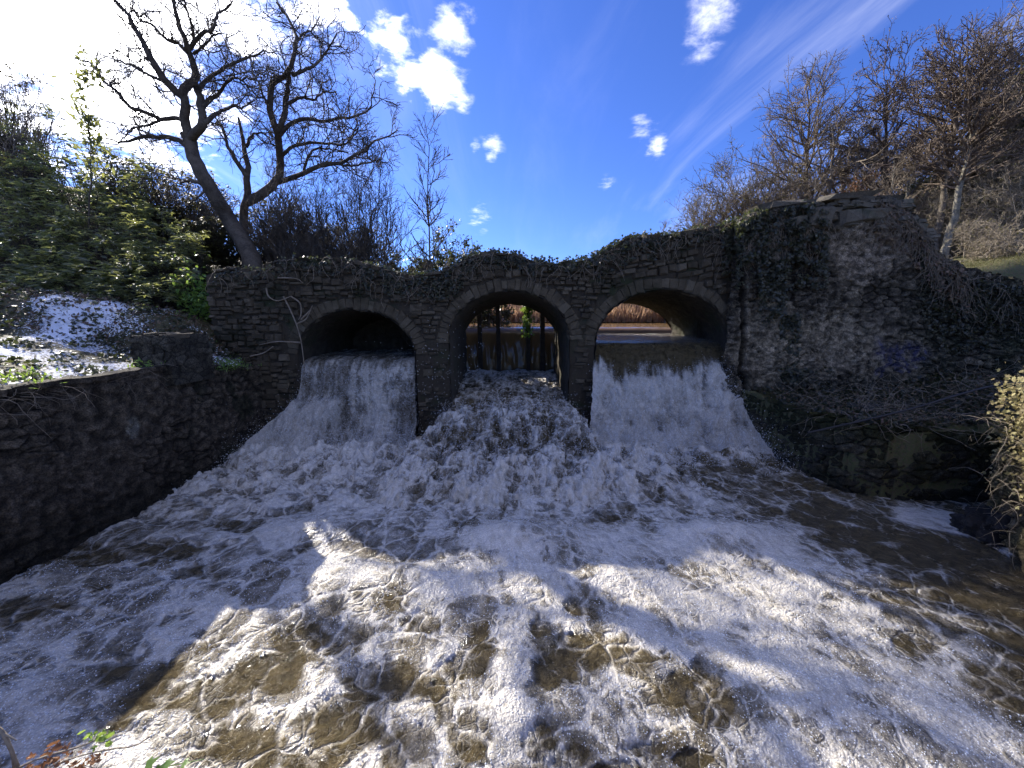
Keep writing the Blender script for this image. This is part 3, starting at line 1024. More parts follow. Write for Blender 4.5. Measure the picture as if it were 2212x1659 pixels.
    for (x0, x1, y0, y1) in ((1690, 1730, 470, 492), (1732, 1788, 455, 497), (1800, 1850, 458, 490), (1850, 1905, 455, 480), (1925, 1950, 468, 480)):
        Yq = float(abut_y((x0 + x1) / 2))
        p0, p1 = at(x0, y1, Yq), at(x1, y0, Yq)
        specs.append((((p0[0] + p1[0]) / 2, Yq - .09, (p0[2] + p1[2]) / 2), (p1[0] - p0[0], .3, p1[2] - p0[2]), -.06, 0.0))
    place_stones(ab, specs, M['slab'], 300, 'stone')
    sl = []
    for (x0, x1, yy, th, dep) in ((1640, 1738, 446, .16, .75), (1760, 1888, 430, .13, .8), (1905, 1948, 432, .16, .5), (1700, 1765, 440, .1, .5), (1880, 1930, 440, .09, .6)):
        Yq = float(abut_y((x0 + x1) / 2))
        p0, p1 = at(x0, yy, Yq), at(x1, yy, Yq)
        sl.append((((p0[0] + p1[0]) / 2, Yq + .2, float(p0[2]) + .02), (p1[0] - p0[0], dep, th), -.1 if x0 < 1800 else -.14 if x0 < 1880 else .04, rng.normal(0, .06)))
    place_stones(ab, sl, M['slab'], 300, 'coping_slab')


build_abutment()


# ---------------------------------------------------------------- walls along the channel
def build_left_wall():
    P0, P1 = np.array([-6.55, 10.0]), np.array([-7.25, -1.0])
    nc, nr = 520, 210
    s = np.linspace(0, 1, nc)[None]
    t = np.linspace(0, 1, nr)[:, None]
    Lw = np.linalg.norm(P1 - P0)
    X = P0[0] + (P1[0] - P0[0]) * s + 0 * t
    Y = P0[1] + (P1[1] - P0[1]) * s + 0 * t
    topz = 2.34 + 0.3 * sst(s, 0.0, 0.22) + 0.03 * fbm2(s * Lw * 2, s * 0, 3, 2)
    Z = -0.7 * (1 - t) + topz * t
    U = s * Lw + 0 * t
    idd, joint = rubble(U, Z, 171, 0.32, 2.0)
    rough = fbm2(U * 6, Z * 6, 5, 173)
    lump = fbm2(U * 1.2, Z * 1.2, 3, 175)
    render = sst(fbm2(U * 0.7, Z * 0.7, 3, 177), -0.35, 0.1)
    dsp = 0.05 * lump + 0.035 * rough + (0.05 * idd - 0.05 * joint) * (1 - 0.75 * render)
    lip = sst(t, 0.965, 0.975)
    X2 = X + dsp + 0.05 * lip - 0.10 * t
    base = np.array([0.125, 0.098, 0.068]) * (0.75 + 0.5 * idd[..., None] * (1 - render[..., None]) + 0.25 * render[..., None])
    base = base * (1 - .6 * joint[..., None] * (1 - .8 * render[..., None])) * (.55 + .9 * np.clip(.5 + rough, 0, 1))[..., None]
    stain = sst(fbm2(U * 3.5, Z * .5, 3, 179), .0, .5)[..., None]
    base = base * (1 - .2 * stain)
    warm = sst(lump, 0.1, 0.6)[..., None]
    col = base * (1 - 0.35 * warm) + np.array([0.1, 0.078, 0.055]) * 0.35 * warm
    wet = (1 - sst(Z, 0.1, 1.1))[..., None]
    col = col * (1 - 0.65 * wet) + np.array([0.016, 0.018, 0.013]) * 0.65 * wet
    gm = sst(fbm2(U * 1.5, Z * 1.1, 3, 181), 0.1, 0.5)[..., None] * sst(Y, 7.0, 9.2)[..., None]
    col = col * (1 - 0.6 * gm) + np.array([0.02, 0.03, 0.014]) * 0.6 * gm
    PX, PY = to_pix(np.stack([X2, Y, Z], -1))
    pale = (1 - sst(np.hypot((PX - 285) / 14, (PY - 925) / 22) + 0.5 * rough, 0.7, 1.2))[..., None]
    col = col * (1 - pale) + np.array([0.26, 0.235, 0.18]) * pale
    w = thing('retaining_wall', (-7, 5, 0), 'long dark rendered retaining wall beside the river under the snowy bank', 'wall')
    bpy.context.view_layer.update()
    link('wall_face', mesh_np('wall_face', np.stack([X2, Y, Z], -1), grid_faces(nr, nc), True, {'tone': np.clip(col, .004, .5).reshape(-1, 3)}), M['wall'], w)
    a = np.stack([X2[-1], Y[-1], Z[-1]], -1)
    b = a + np.array([-0.32, 0, 0.0])
    b[:, 2] += 0.02 * fbm2(a[:, 1] * 3, a[:, 1] * 0, 3, 4)
    c = b.copy()
    c[:, 2] = 1.6
    link('wall_top', mesh_np('wall_top', np.concatenate([a, b, c]), grid_faces(3, nc), True, {'tone': np.tile(np.array([[.075, .065, .052]]), (3 * nc, 1))}), M['wall'], w)


build_left_wall()


def rock(name, loc, size, seed, mat, label=None, cat=None, parent=None, rough=0.25, sub=24, boxy=0.0, rot=0.0):
    """a closed lump: a sphere or box grid pushed about by noise"""
    th = np.linspace(0, np.pi, sub)
    ph = np.linspace(0, 2 * np.pi, sub * 2)
    T, Pp = np.meshgrid(th, ph, indexing='ij')
    d = np.stack([np.sin(T) * np.cos(Pp), np.sin(T) * np.sin(Pp), np.cos(T)], -1)
    if boxy > 0:
        q = np.max(np.abs(d), -1, keepdims=True)
        d = d * (1 - boxy) + d / q * boxy * 0.85
    a = fbm2(d[..., 0] * 1.7 + d[..., 2] * 1.3 + seed, d[..., 1] * 1.7 - d[..., 2] * 1.1, 4, seed)
    d = d * (1 + rough * a)[..., None]
    d[:, -1] = d[:, 0]
    V = d * np.array(size)
    cr, sr = math.cos(rot), math.sin(rot)
    V = np.stack([V[..., 0] * cr - V[..., 1] * sr, V[..., 0] * sr + V[..., 1] * cr, V[..., 2]], -1)
    me = mesh_np(name, V.reshape(-1, 3), grid_faces(sub, sub * 2), False)
    o = link(name, me, mat, parent, tuple(float(v) for v in loc))
    if label:
        tag(o, label, cat)
    return o


def build_right_side():
    # mossy lower wall: plan from the fall to the bay
    plan = np.array([(5.75, 9.95), (5.95, 9.5), (6.25, 8.75), (6.5, 8.0), (6.75, 7.35), (7.15, 7.08), (7.7, 7.0), (8.6, 6.95), (9.7, 6.9)])
    q = resample(plan, 420)
    nr = 170
    s = np.concatenate([[0], np.cumsum(np.linalg.norm(np.diff(q, axis=0), axis=1))])
    t = np.linspace(0, 1, nr)[:, None]
    topz = np.interp(s, [0, .5, 1.5, 2.4, 3.0, 5.2], [1.75, 1.65, 1.5, 1.62, 1.56, 1.42]) + 0.05 * fbm2(s * 2, s * 0, 3, 7)
    Z = -0.7 * (1 - t) + topz[None] * t
    nrm = np.stack([np.gradient(q[:, 1]), -np.gradient(q[:, 0])], 1)
    nrm /= np.linalg.norm(nrm, axis=1, keepdims=True)
    nrm = nrm * np.where(((nrm * np.array([-1.0, -1.0])).sum(1) > 0), 1, -1)[:, None]
    U = s[None] + 0 * t
    idd, joint = rubble(U, Z, 271, 0.42, 2.4)
    dsp = 0.09 * fbm2(U * 1.3, Z * 1.3, 4, 273) + 0.08 * idd - 0.07 * joint + 0.03 * fbm2(U * 7, Z * 7, 4, 275) - 0.08 * t
    X = q[None, :, 0] + nrm[None, :, 0] * dsp
    Y = q[None, :, 1] + nrm[None, :, 1] * dsp
    col = np.array([0.085, 0.075, 0.052]) * (0.6 + 0.9 * idd[..., None]) * (1 - 0.7 * joint[..., None])
    moss = np.clip(0.25 + 0.8 * sst(t, 0.72, 0.98) + 0.7 * fbm2(U * 1.6, Z * 1.6, 3, 277), 0, 1)[..., None]
    col = col * (1 - .8 * moss) + np.array([0.034, 0.04, 0.012]) * .8 * moss
    gold = (sst(t, 0.93, 1.0) * sst(fbm2(U * 2, Z, 2, 5), -.2, .3))[..., None]
    col = col * (1 - .7 * gold) + np.array([0.085, 0.075, 0.018]) * .7 * gold
    wet = (1 - sst(Z, 0.0, 0.5))[..., None]
    col = col * (1 - .7 * wet) + np.array([0.012, 0.014, 0.01]) * .7 * wet
    w = thing('mossy_wall', (7.5, 7.5, 0), 'low moss-topped stone wall above the foam patch at the right', 'wall')
    bpy.context.view_layer.update()
    link('wall_face', mesh_np('wall_face', np.stack([X, Y, Z], -1), grid_faces(nr, 420), True, {'tone': np.clip(col, .003, .5).reshape(-1, 3)}), M['wall'], w)
    # ledge of earth between that wall and the abutment
    gx, gy = np.meshgrid(np.linspace(5.8, 13.5, 160), np.linspace(4.6, 10.2, 130))
    z = 1.45 + 0.1 * fbm2(gx * .9, gy * .9, 4, 31) + 0.04 * fbm2(gx * 5, gy * 5, 3, 33) + 0.55 * sst(gx, 8.6, 10.5) + 0.22 * sst(gy, 8.4, 9.6)
    # the strip outside the wall drops away
    d = np.full(gx.shape, 9.0)
    wx = np.interp(gy, q[::-1, 1], q[::-1, 0])
    inside = np.where(gy > 7.0, gx - wx, np.where(gy < 6.3, gx - (8.7 + .7 * (gy - 6.3)), -1.0))
    z = np.where(inside > 0.05, z, -1.0)
    me = mesh_np('bank_ledge', np.stack([gx, gy, z], -1), grid_faces(130, 160), True, {'snow': np.zeros(gx.size), 'green': np.full(gx.size, .5)})
    tag(link('bank_ledge', me, M['ground']), kind='structure')
    # near right bank: a rough sunlit face turned to the left
    nr2, nc2 = 120, 200
    sy = np.linspace(6.3, 2.5, nc2)[None]
    t2 = np.linspace(0, 1, nr2)[:, None]
    Z = -0.6 * (1 - t2) + (2.5 + 0.1 * fbm2(sy * 2, sy * 0, 3, 3)) * t2
    X = 8.25 + 0.3 * t2 + 0.7 * (sy - 6.3) + 0 * Z
    idd, joint = rubble(sy + 0 * t2, Z, 371, 0.4, 1.6)
    dsp = 0.2 * fbm2(sy * 1.2 + 0 * t2, Z * 1.2, 4, 373) + 0.07 * idd - 0.05 * joint + 0.04 * fbm2(sy * 7 + 0 * t2, Z * 7, 3, 375)
    X = X - dsp
    col = np.array([0.22, 0.175, 0.105]) * (0.6 + .7 * idd[..., None]) * (1 - .5 * joint[..., None])
    gm = sst(fbm2(sy * 1.4 + 0 * t2, Z * 1.4, 3, 377), -.1, .35)[..., None]
    col = col * (1 - .5 * gm) + np.array([0.09, 0.09, 0.03]) * .5 * gm
    wb = thing('bank_wall', (8.2, 5, 0), 'sunlit crumbling bank face hung with ivy at the right edge', 'wall')
    bpy.context.view_layer.update()
    link('wall_face', mesh_np('wall_face', np.stack([X, sy + 0 * X, Z], -1), grid_faces(nr2, nc2), True, {'tone': np.clip(col, .003, .5).reshape(-1, 3)}), M['wall'], wb)
    a = np.stack([X[-1], sy[0], Z[-1]], -1)
    b = a + np.array([1.2, 0, .1])
    b2 = a + np.array([7.0, 0, .5])
    link('wall_top', mesh_np('wall_top', np.concatenate([a, b, b2]), grid_faces(3, nc2), True, {'tone': np.tile(np.array([[.12, .11, .06]]), (3 * nc2, 1))}), M['wall'], wb)
    p = ground_at(2128, 1150, 0.1)
    rock('boulder', (p[0] + .1, p[1], 0.12), (.42, .38, .3), 4, M['darkstone'], 'dark wet boulder at the water edge by the right bank', 'boulder', rough=.35, boxy=.5)
    p = at(2095, 905, 7.3)
    rock('loose_rock', (p[0], p[1], p[2] - .05), (.34, .25, .12), 14, M['darkstone'], 'flat brown rock lying on the ledge above the mossy wall', 'rock', rough=.35, boxy=.4)
    p = at(1870, 888, 8.3)
    rock('fallen_stone', (p[0], p[1], p[2] - .05), (.5, .3, .2), 24, M['darkstone'], 'tilted dark fallen stone on the ledge below the graffiti', 'rock', rough=.3, boxy=.6, rot=.3)
    p = at(1920, 918, 7.6)
    rock('rubble_lump', (p[0], p[1], p[2] - .05), (.36, .28, .2), 34, M['darkstone'], 'dark lump of rubble at the foot of the fallen stone', 'rock', rough=.4, boxy=.3)
    # black pipe leaning over the ledge
    pts = np.array([at(1705, 922, 7.6), at(1800, 905, 7.5), at(1900, 892, 7.4), at(2000, 862, 7.3), at(2100, 836, 7.1), at(2212, 826, 6.9), at(2330, 822, 6.7)])
    pts = resample(np.array([at(1745, 935, 7.25), at(1880, 905, 7.25), at(1980, 880, 7.2), at(2080, 850, 7.15), at(2150, 833, 7.1), at(2230, 826, 7.0), at(2400, 830, 6.9)]), 40)
    tb = Tubes()
    tb.add(pts, np.full(40, .022), 8)
    tag(link('water_pipe', tb.mesh('water_pipe'), M['black']), 'black pipe lying slantwise over the brambles on the ledge', 'pipe')


build_right_side()


def build_stone_block():
    b = thing('stone_pier', (-6.98, 7.9, 2.3), 'square stump of old masonry standing on the retaining wall', 'pier')
    bpy.context.view_layer.update()
    p0, p1 = at(330, 745, 7.45), at(452, 742, 8.4)
    # faces: front (towards camera) and river side
    c = np.array([-6.98, 7.95])
    nx, nz = 90, 60
    a = np.linspace(0, 4, nx * 4 + 1)
    sq = np.array([(-.42, -.5), (.32, -.5), (.36, .5), (-.42, .5), (-.42, -.5)])
    ring = np.stack([np.interp(a, range(5), sq[:, 0]), np.interp(a, range(5), sq[:, 1])], 1)
    t = np.linspace(0, 1, nz)[:, None]
    U = a[None] * .9 + 0 * t
    top = 3.22 + 0.05 * fbm2(a * 2, a * 0, 3, 5)
    Z = 2.25 * (1 - t) + top[None] * t
    idd, joint = rubble(U, Z, 471, .25, 1.8)
    k = 1 + .05 * fbm2(U * 4, Z * 4, 3, 472) + .05 * idd - .04 * joint - .06 * t
    X, Y = c[0] + ring[None, :, 0] * k, c[1] + ring[None, :, 1] * k
    V = np.stack([X, Y, Z], -1).reshape(-1, 3)
    F = grid_faces(nz, len(a))
    n = len(V)
    V = np.concatenate([V, [[c[0], c[1], 3.23]]])
    last = (nz - 1) * len(a) + np.arange(len(a) - 1)
    T = np.stack([last, last + 1, np.full(len(last), n)], -1)
    col = np.array([.09, .08, .06]) * (.6 + .8 * idd[..., None]) * (1 - .5 * joint[..., None])
    col = np.concatenate([col.reshape(-1, 3), [[.06, .055, .04]]])
    link('masonry', mesh_np('masonry', V, F, True, {'tone': col}, T), M['wall'], b)
    rng = np.random.default_rng(3)
    sp = []
    for i in range(14):
        sp.append(((c[0] + rng.uniform(-.3, .3), c[1] + rng.uniform(-.4, .4), 3.2 + rng.uniform(-.02, .05)), (rng.uniform(.15, .3), rng.uniform(.15, .3), rng.uniform(.06, .1)), rng.normal(0, .1), rng.uniform(0, 3)))
    place_stones(b, sp, M['stone'], 300, 'stone')


build_stone_block()


# ---------------------------------------------------------------- water
HOLES = [(290, 1440, 85, 70), (420, 1330, 70, 34), (430, 1480, 80, 50), (1165, 1335, 36, 27), (1300, 1290, 52, 22), (1205, 1415, 44, 48), (1265, 1370, 70, 32), (1350, 1400, 95, 50),
         (1450, 1470, 55, 40), (1535, 1500, 55, 72), (1540, 1420, 40, 45), (1025, 1400, 46, 62), (1020, 1560, 46, 62), (1170, 1575, 44, 46),
         (870, 1590, 66, 60), (740, 1560, 120, 60), (830, 1450, 100, 46), (660, 1370, 80, 36), (560, 1440, 90, 50), (905, 1325, 46, 22),
         (1400, 1590, 60, 20), (1500, 1612, 60, 20), (540, 1600, 110, 50), (640, 1620, 60, 40), (960, 1470, 30, 60), (1240, 1610, 60, 30), (1320, 1640, 90, 24),
         (2050, 1290, 170, 70), (2190, 1420, 110, 75), (1990, 1190, 150, 34), (2160, 1230, 140, 50), (1850, 1150, 90, 22), (1990, 1360, 60, 30), (1250, 1290, 40, 20),
         (1760, 1100, 70, 22), (930, 1075, 60, 22), (1010, 1120, 40, 14), (1340, 1100, 50, 14), (170, 1190, 90, 24), (70, 1310, 100, 34), (350, 1175, 80, 20), (520, 1130, 60, 18), (800, 1060, 50, 14), (640, 1090, 50, 14)]
BANDS = [([(1090, 1180), (1100, 1300), (1105, 1450), (1100, 1659)], 40), ([(1180, 1180), (1400, 1280), (1620, 1380), (1780, 1659)], 70), ([(1600, 1300), (1750, 1480), (1900, 1659)], 110),
         ([(490, 1290), (350, 1370), (215, 1520), (120, 1659)], 26), ([(100, 1380), (60, 1500)], 60), ([(600, 1150), (720, 1120)], 36), ([(1000, 1170), (1220, 1160)], 34),
         ([(700, 1210), (900, 1250), (1040, 1230)], 34), ([(1450, 1170), (1640, 1170), (1800, 1220)], 36), ([(1700, 1250), (1900, 1400), (2100, 1560)], 60), ([(250, 1600), (330, 1659)], 40),
         ([(1940, 1095), (2030, 1105), (2120, 1140), (2180, 1175)], 20)]


def pool_fields(X, Y):
    PX, PY = to_pix(np.stack([X, Y, 0.12 + 0 * X], -1))
    R = np.hypot(X, 13.5 - Y)
    A = np.arctan2(X, 13.5 - Y)
    wx = X + 0.30 * fbm2(X * 1.4, Y * 1.4, 4, 301, .6)
    wy = Y + 0.30 * fbm2(X * 1.4 + 7, Y * 1.4, 4, 302, .6)
    calm = sst(X - 0.55 * (7.2 - Y), 3.4, 5.2)
    turb = sst(Y, 5.0, 8.6)
    h = 0.22 * sst(Y, 6.6, 9.2) + 0.05 * sst(Y, 3.5, 6) + 0.22 * np.exp(-(X / 2.0) ** 2) * sst(Y, 6.6, 8.4)
    for (px, py, hh, rx, ry) in ((1120, 1165, .30, .85, .42), (680, 1135, .15, .7, .4), (1560, 1150, .22, .9, .4), (900, 1240, .10, 1.0, .3), (1100, 1420, .06, .28, 1.6), (1300, 1240, .08, .9, .25), (1750, 1480, .07, .8, .8)):
        g = ground_at(px, py, 0.1)
        dx, dy = X - g[0], Y - g[1]
        h = h + hh * np.exp(-(dx / rx) ** 2 - (dy / ry) ** 2)
    big = fbm2(wx * 0.9, wy * 1.5, 3, 305)
    puff = np.exp(-((Y - 8.75 - .12 * np.sin(X * 2.3)) / .34) ** 2) * sst(X, 1.8, 2.4) * (1 - sst(X, 5.9, 6.4)) + np.exp(-((Y - 8.95 - .15 * np.sin(X * 2.1)) / .36) ** 2) * sst(X, -6.6, -6.2) * (1 - sst(X, -3.0, -2.4))
    pn = fbm2(X * 2.6, Y * 2.6, 3, 371, .4)
    h = h + puff * (.2 + .22 * pn)
    med = fbm2(wx * 2.6, wy * 3.6, 4, 307)
    ridg = 1 - np.abs(fbm2(A * 11 + .25 * med, R * 1.5, 4, 311)) * 2.0
    fl = fbm2(A * 20 + .3 * med, R * 1.7, 4, 361, .55)
    amp = (0.35 + 0.95 * turb) * (1 - 0.8 * calm)
    h = h + amp * (0.08 * big + 0.05 * med * (.35 + .65 * turb) + 0.055 * ridg * (0.15 + turb) + .05 * fl * turb)
    h = h + amp * 0.03 * turb * fbm2(X * 6, Y * 6, 3, 313) + .006 * (1 - calm) * fbm2(X * 12, Y * 12, 2, 317)
    F = 0.60 + 0.14 * turb - 0.36 * calm
    hole = np.zeros(X.shape)
    for (cx, cy, rx, ry) in HOLES:
        m = (np.abs(PX - cx) < rx * 2) & (np.abs(PY - cy) < ry * 2)
        if not m.any():
            continue
        q = np.hypot((PX[m] - cx) / rx, (PY[m] - cy) / ry) + 0.5 * fbm2(X[m] * 2.4, Y[m] * 2.4, 2, 331, .4)
        hole[m] = np.maximum(hole[m], 1 - sst(q, 0.72, 1.15))
    band = np.zeros(X.shape)
    for ln, wd in BANDS:
        dd = seg_dist(PX, PY, [ln]) / wd + 0.45 * fbm2(X * 2.0, Y * 2.0, 4, 333, .6)
        band = np.maximum(band, 1 - sst(dd, 0.4, 1.5))
    F = F + 0.26 * band - 0.31 * hole * (1 - .6 * band) * (1 - .7 * sst(Y, 5.8, 6.8) * (1 - calm))
    F = F + .30 * fl * (.35 + .65 * turb) * (1 - .6 * calm) + .2 * big * (1 - turb) * (1 - calm) + 0.20 * (ridg - .45) * turb
    F = F + calm * 0.2 * fbm2(A * 30, R * 0.7, 3, 351)
    q = np.hypot((PX - 2040) / 115, (PY - 1122 - .18 * (PX - 2040)) / 24) + .3 * fbm2(X * 1.6, Y * 1.6, 3, 381)
    F = F + .22 * puff + .55 * (1 - sst(q, .75, 1.1))
    F = np.clip(F, 0, 1.1)
    h = h + 0.012 * sst(F, .35, .75) * (1 - 0.5 * calm) - 0.02 * hole
    return h, F, A * 14 + .12 * big, R * 0.9


def build_pool():
    nr, nc = 860, 640
    t = np.linspace(0, 1, nr)
    ys = 0.85 + 9.35 * t ** 1.28
    s = np.linspace(0, 1, nc)
    x0 = np.maximum(-7.35, -(1.5 * ys + 0.9))
    x1 = np.minimum(9.9, 1.5 * ys + 0.9)
    X = x0[:, None] * (1 - s)[None] + x1[:, None] * s[None]
    Y = np.broadcast_to(ys[:, None], X.shape)
    h, F, fa, fr = pool_fields(X, Y)
    V = np.stack([X, Y, h], -1)
    me = mesh_np('river_pool', V, grid_faces(nr, nc), True, {'foam': F.ravel(), 'fa': fa.ravel(), 'fr': fr.ravel()})
    tag(link('river_pool', me, M['water']), 'brown river pool covered in lacy white foam', kind='structure')
    return V.reshape(-1, 3), F.ravel()


POOLV, POOLF = build_pool()


def interp_prof(prof, n):
    p = resample(np.array(prof, float), n)
    return p


def sheet(name, prof, xl, xr, seed, foam_fn, amp_fn, dome_fn=None, nt=300, ns=240, prof2=None, blend=None, label=None, mat='fall'):
    """a falling sheet: profile (y, z) swept between left edge xl(t) and right edge xr(t)"""
    p = interp_prof(prof, nt)
    s = np.linspace(0, 1, ns)[None]
    t = np.linspace(0, 1, nt)[:, None]
    yy, zz = p[:, 0:1] + 0 * s, p[:, 1:2] + 0 * s
    if prof2 is not None:
        p2 = interp_prof(prof2, nt)
        b = blend(s)
        yy = yy * (1 - b) + p2[:, 0:1] * b
        zz = zz * (1 - b) + p2[:, 1:2] * b
    X = xl(t) * (1 - s) + xr(t) * s
    if dome_fn is not None:
        zz = zz + dome_fn(s, t)
    dy, dz = np.gradient(yy, axis=0), np.gradient(zz, axis=0)
    ln = np.hypot(dy, dz) + 1e-9
    ny, nz = dz / ln, -dy / ln          # towards the camera and up
    arc = np.cumsum(ln, axis=0)
    lump = fbm2(X * 1.6, arc * 1.2, 3, seed)
    mid = fbm2(X * 4.5, arc * 3.0, 4, seed + 3)
    fine = fbm2(X * 13, arc * 10, 4, seed + 5)
    stre = fbm2(X * 7, arc * 0.7, 4, seed + 7)
    f1, f2, _ = worley2(X * 3.3 + .3 * mid, arc * 3.0 + .3 * lump, seed + 9)
    web = 1 - sst(f2 - f1, 0.02, 0.25)
    amp = amp_fn(s, t)
    d = amp * (0.10 * lump + 0.04 * mid + 0.014 * fine + 0.025 * stre)
    F = foam_fn(s, t, dict(lump=lump, mid=mid, fine=fine, stre=stre, web=web, z=zz, X=X))
    F = np.clip(F, 0, 1)
    V = np.stack([X + 0.02 * fine * amp, yy + ny * d, zz + nz * d], -1)
    o = link(name, mesh_np(name, V, grid_faces(nt, ns), True, {'foam': F.ravel(), 'fa': (X * 3.2).ravel(), 'fr': (arc * .8).ravel()}), M[mat])
    tag(o, label, kind='structure')
    return V.reshape(-1, 3), F.ravel()


def lin(*pts):
    xs, ys = [p[0] for p in pts], [p[1] for p in pts]
    return lambda t: np.interp(t, xs, ys)


P3 = [(14.35, 2.99), (12.5, 2.97), (11.2, 2.95), (10.75, 2.93), (10.4, 2.84), (10.12, 2.58), (9.88, 2.15), (9.58, 1.55), (9.25, .95), (8.95, .5), (8.5, .2), (8.0, .02), (7.6, -.2)]
FALL3 = sheet('right_waterfall', P3, lin((0, 1.9), (.4, 2.1), (.55, 2.13), (.7, 2.0), (1, 1.7)), lin((0, 5.75), (.5, 5.65), (.6, 5.75), (.72, 5.95), (.85, 6.3), (1, 6.6)), 401,
              lambda s, t, n: 0.12 + 0.78 * sst(2.62 - n['z'] + .22 * n['lump'] + .2 * n['stre'], 0.0, 0.6) * (1 + .30 * n['lump'] + .24 * n['mid'] + .14 * n['stre']) + .1 * sst(.9 - n['z'], 0, .5) + .16 * (t < .4),
              lambda s, t: 0.12 + 0.95 * sst(t, .5, .68), label='broad white fall pouring through the right arch', nt=340, ns=300)
P2 = [(13.85, 1.66), (13.2, 1.70), (12.2, 1.56), (11.2, 1.42), (10.4, 1.3), (9.8, 1.16), (9.3, 1.02), (8.9, .84), (8.55, .66), (8.2, .52), (7.8, .4), (7.3, .24), (6.9, .05), (6.6, -.2)]
FALL2 = sheet('central_torrent', P2, lin((0, -1.62), (.5, -1.62), (.58, -1.8), (.75, -2.5), (1, -2.9)), lin((0, 1.5), (.5, 1.5), (.6, 1.75), (.75, 2.3), (1, 2.8)), 421,
              lambda s, t, n: 0.50 + .26 * n['lump'] + .22 * n['mid'] + .10 * n['fine'] + .30 * sst(t, .74, .92) + .2 * (1 - sst(t, .0, .35)) + .22 * sst(np.abs(2 * s - 1), .75, 1.0) * sst(t, .5, .7),
              lambda s, t: 0.7 + 1.5 * sst(t, .42, .62), lambda s, t: 0.14 * (1 - (2 * s - 1) ** 2) * sst(t, .4, .65) * (1 - sst(t, .86, 1)), label='brown boiling torrent rushing out of the middle arch', nt=340, ns=280, mat='water')
P1A = [(12.8, 2.52), (11.2, 2.5), (10.6, 2.48), (10.25, 2.4), (10.05, 2.1), (9.95, 1.75), (9.86, 1.48), (9.66, 1.38), (9.4, 1.18), (9.1, .8), (8.8, .45), (8.4, .18), (7.9, -.1), (7.6, -.25)]
P1B = [(12.8, 2.52), (11.2, 2.5), (10.6, 2.48), (10.25, 2.4), (10.05, 2.1), (9.95, 1.7), (9.9, 1.35), (9.84, 1.05), (9.72, .82), (9.4, .62), (9.0, .42), (8.4, .18), (7.9, -.1), (7.6, -.25)]
FALL1 = sheet('left_waterfall', P1A, lin((0, -5.55), (.5, -5.58), (.6, -5.7), (.68, -6.1), (.8, -6.6), (1, -6.9)), lin((0, -2.55), (.55, -2.56), (.72, -2.45), (1, -2.2)), 441,
              lambda s, t, n: 0.64 + .12 * n['mid'] + .14 * n['lump'] + .12 * n['stre'] * (t < .75) + .26 * (1 - sst(s, .33, .45)) * sst(t, .55, .62) + .24 * sst(t, .72, .85) + .22 * np.exp(-((s - .68) / .10) ** 2) * sst(t, .36, .5) - .2 * (1 - sst(t, .25, .42)),
              lambda s, t: 0.2 + 0.75 * sst(t, .4, .62), None, 340, 260, P1B, lambda s: sst(s, .36, .44), label='split fall tumbling over a step out of the left arch')


def build_upstream():
    xs = np.linspace(-2.75, 8.2, 220)
    up = np.array([(24.6, 3.2), (20, 3.2), (17, 3.2), (15.2, 3.2), (14.75, 3.195), (14.5, 3.17), (14.33, 3.1), (14.2, 2.96)])
    lowa = np.array([(14.1, 2.7), (14.02, 2.3), (13.98, 1.9), (13.95, 1.4)])
    lowb = np.array([(14.05, 2.94), (13.9, 2.92), (13.7, 2.9), (13.5, 2.86)])
    a = resample(np.concatenate([up, lowa]), 200)
    b = resample(np.concatenate([up, lowb]), 200)
    k = sst(xs, 1.75, 1.9)[None]
    Y = a[:, 0:1] * (1 - k) + b[:, 0:1] * k
    Z = a[:, 1:2] * (1 - k) + b[:, 1:2] * k
    X = np.broadcast_to(xs[None], Y.shape)
    wide = sst(Y, 15, 24)
    X = X + wide * (X - 2.5) * 0.45
    st = fbm2(X * 6, Z * 1.0, 3, 501)
    Y = Y - 0.05 * st * sst(3.15 - Z, 0, .5)
    Z = Z + 0.012 * fbm2(X * 2, Y * 2, 3, 503) * (Y > 14.4)
    o = link('upstream_river', mesh_np('upstream_river', np.stack([X, Y, Z], -1), grid_faces(200, 220), True), M['calm'])
    tag(o, 'smooth brown river brimming over the upper weir behind the arches', kind='structure')


build_upstream()


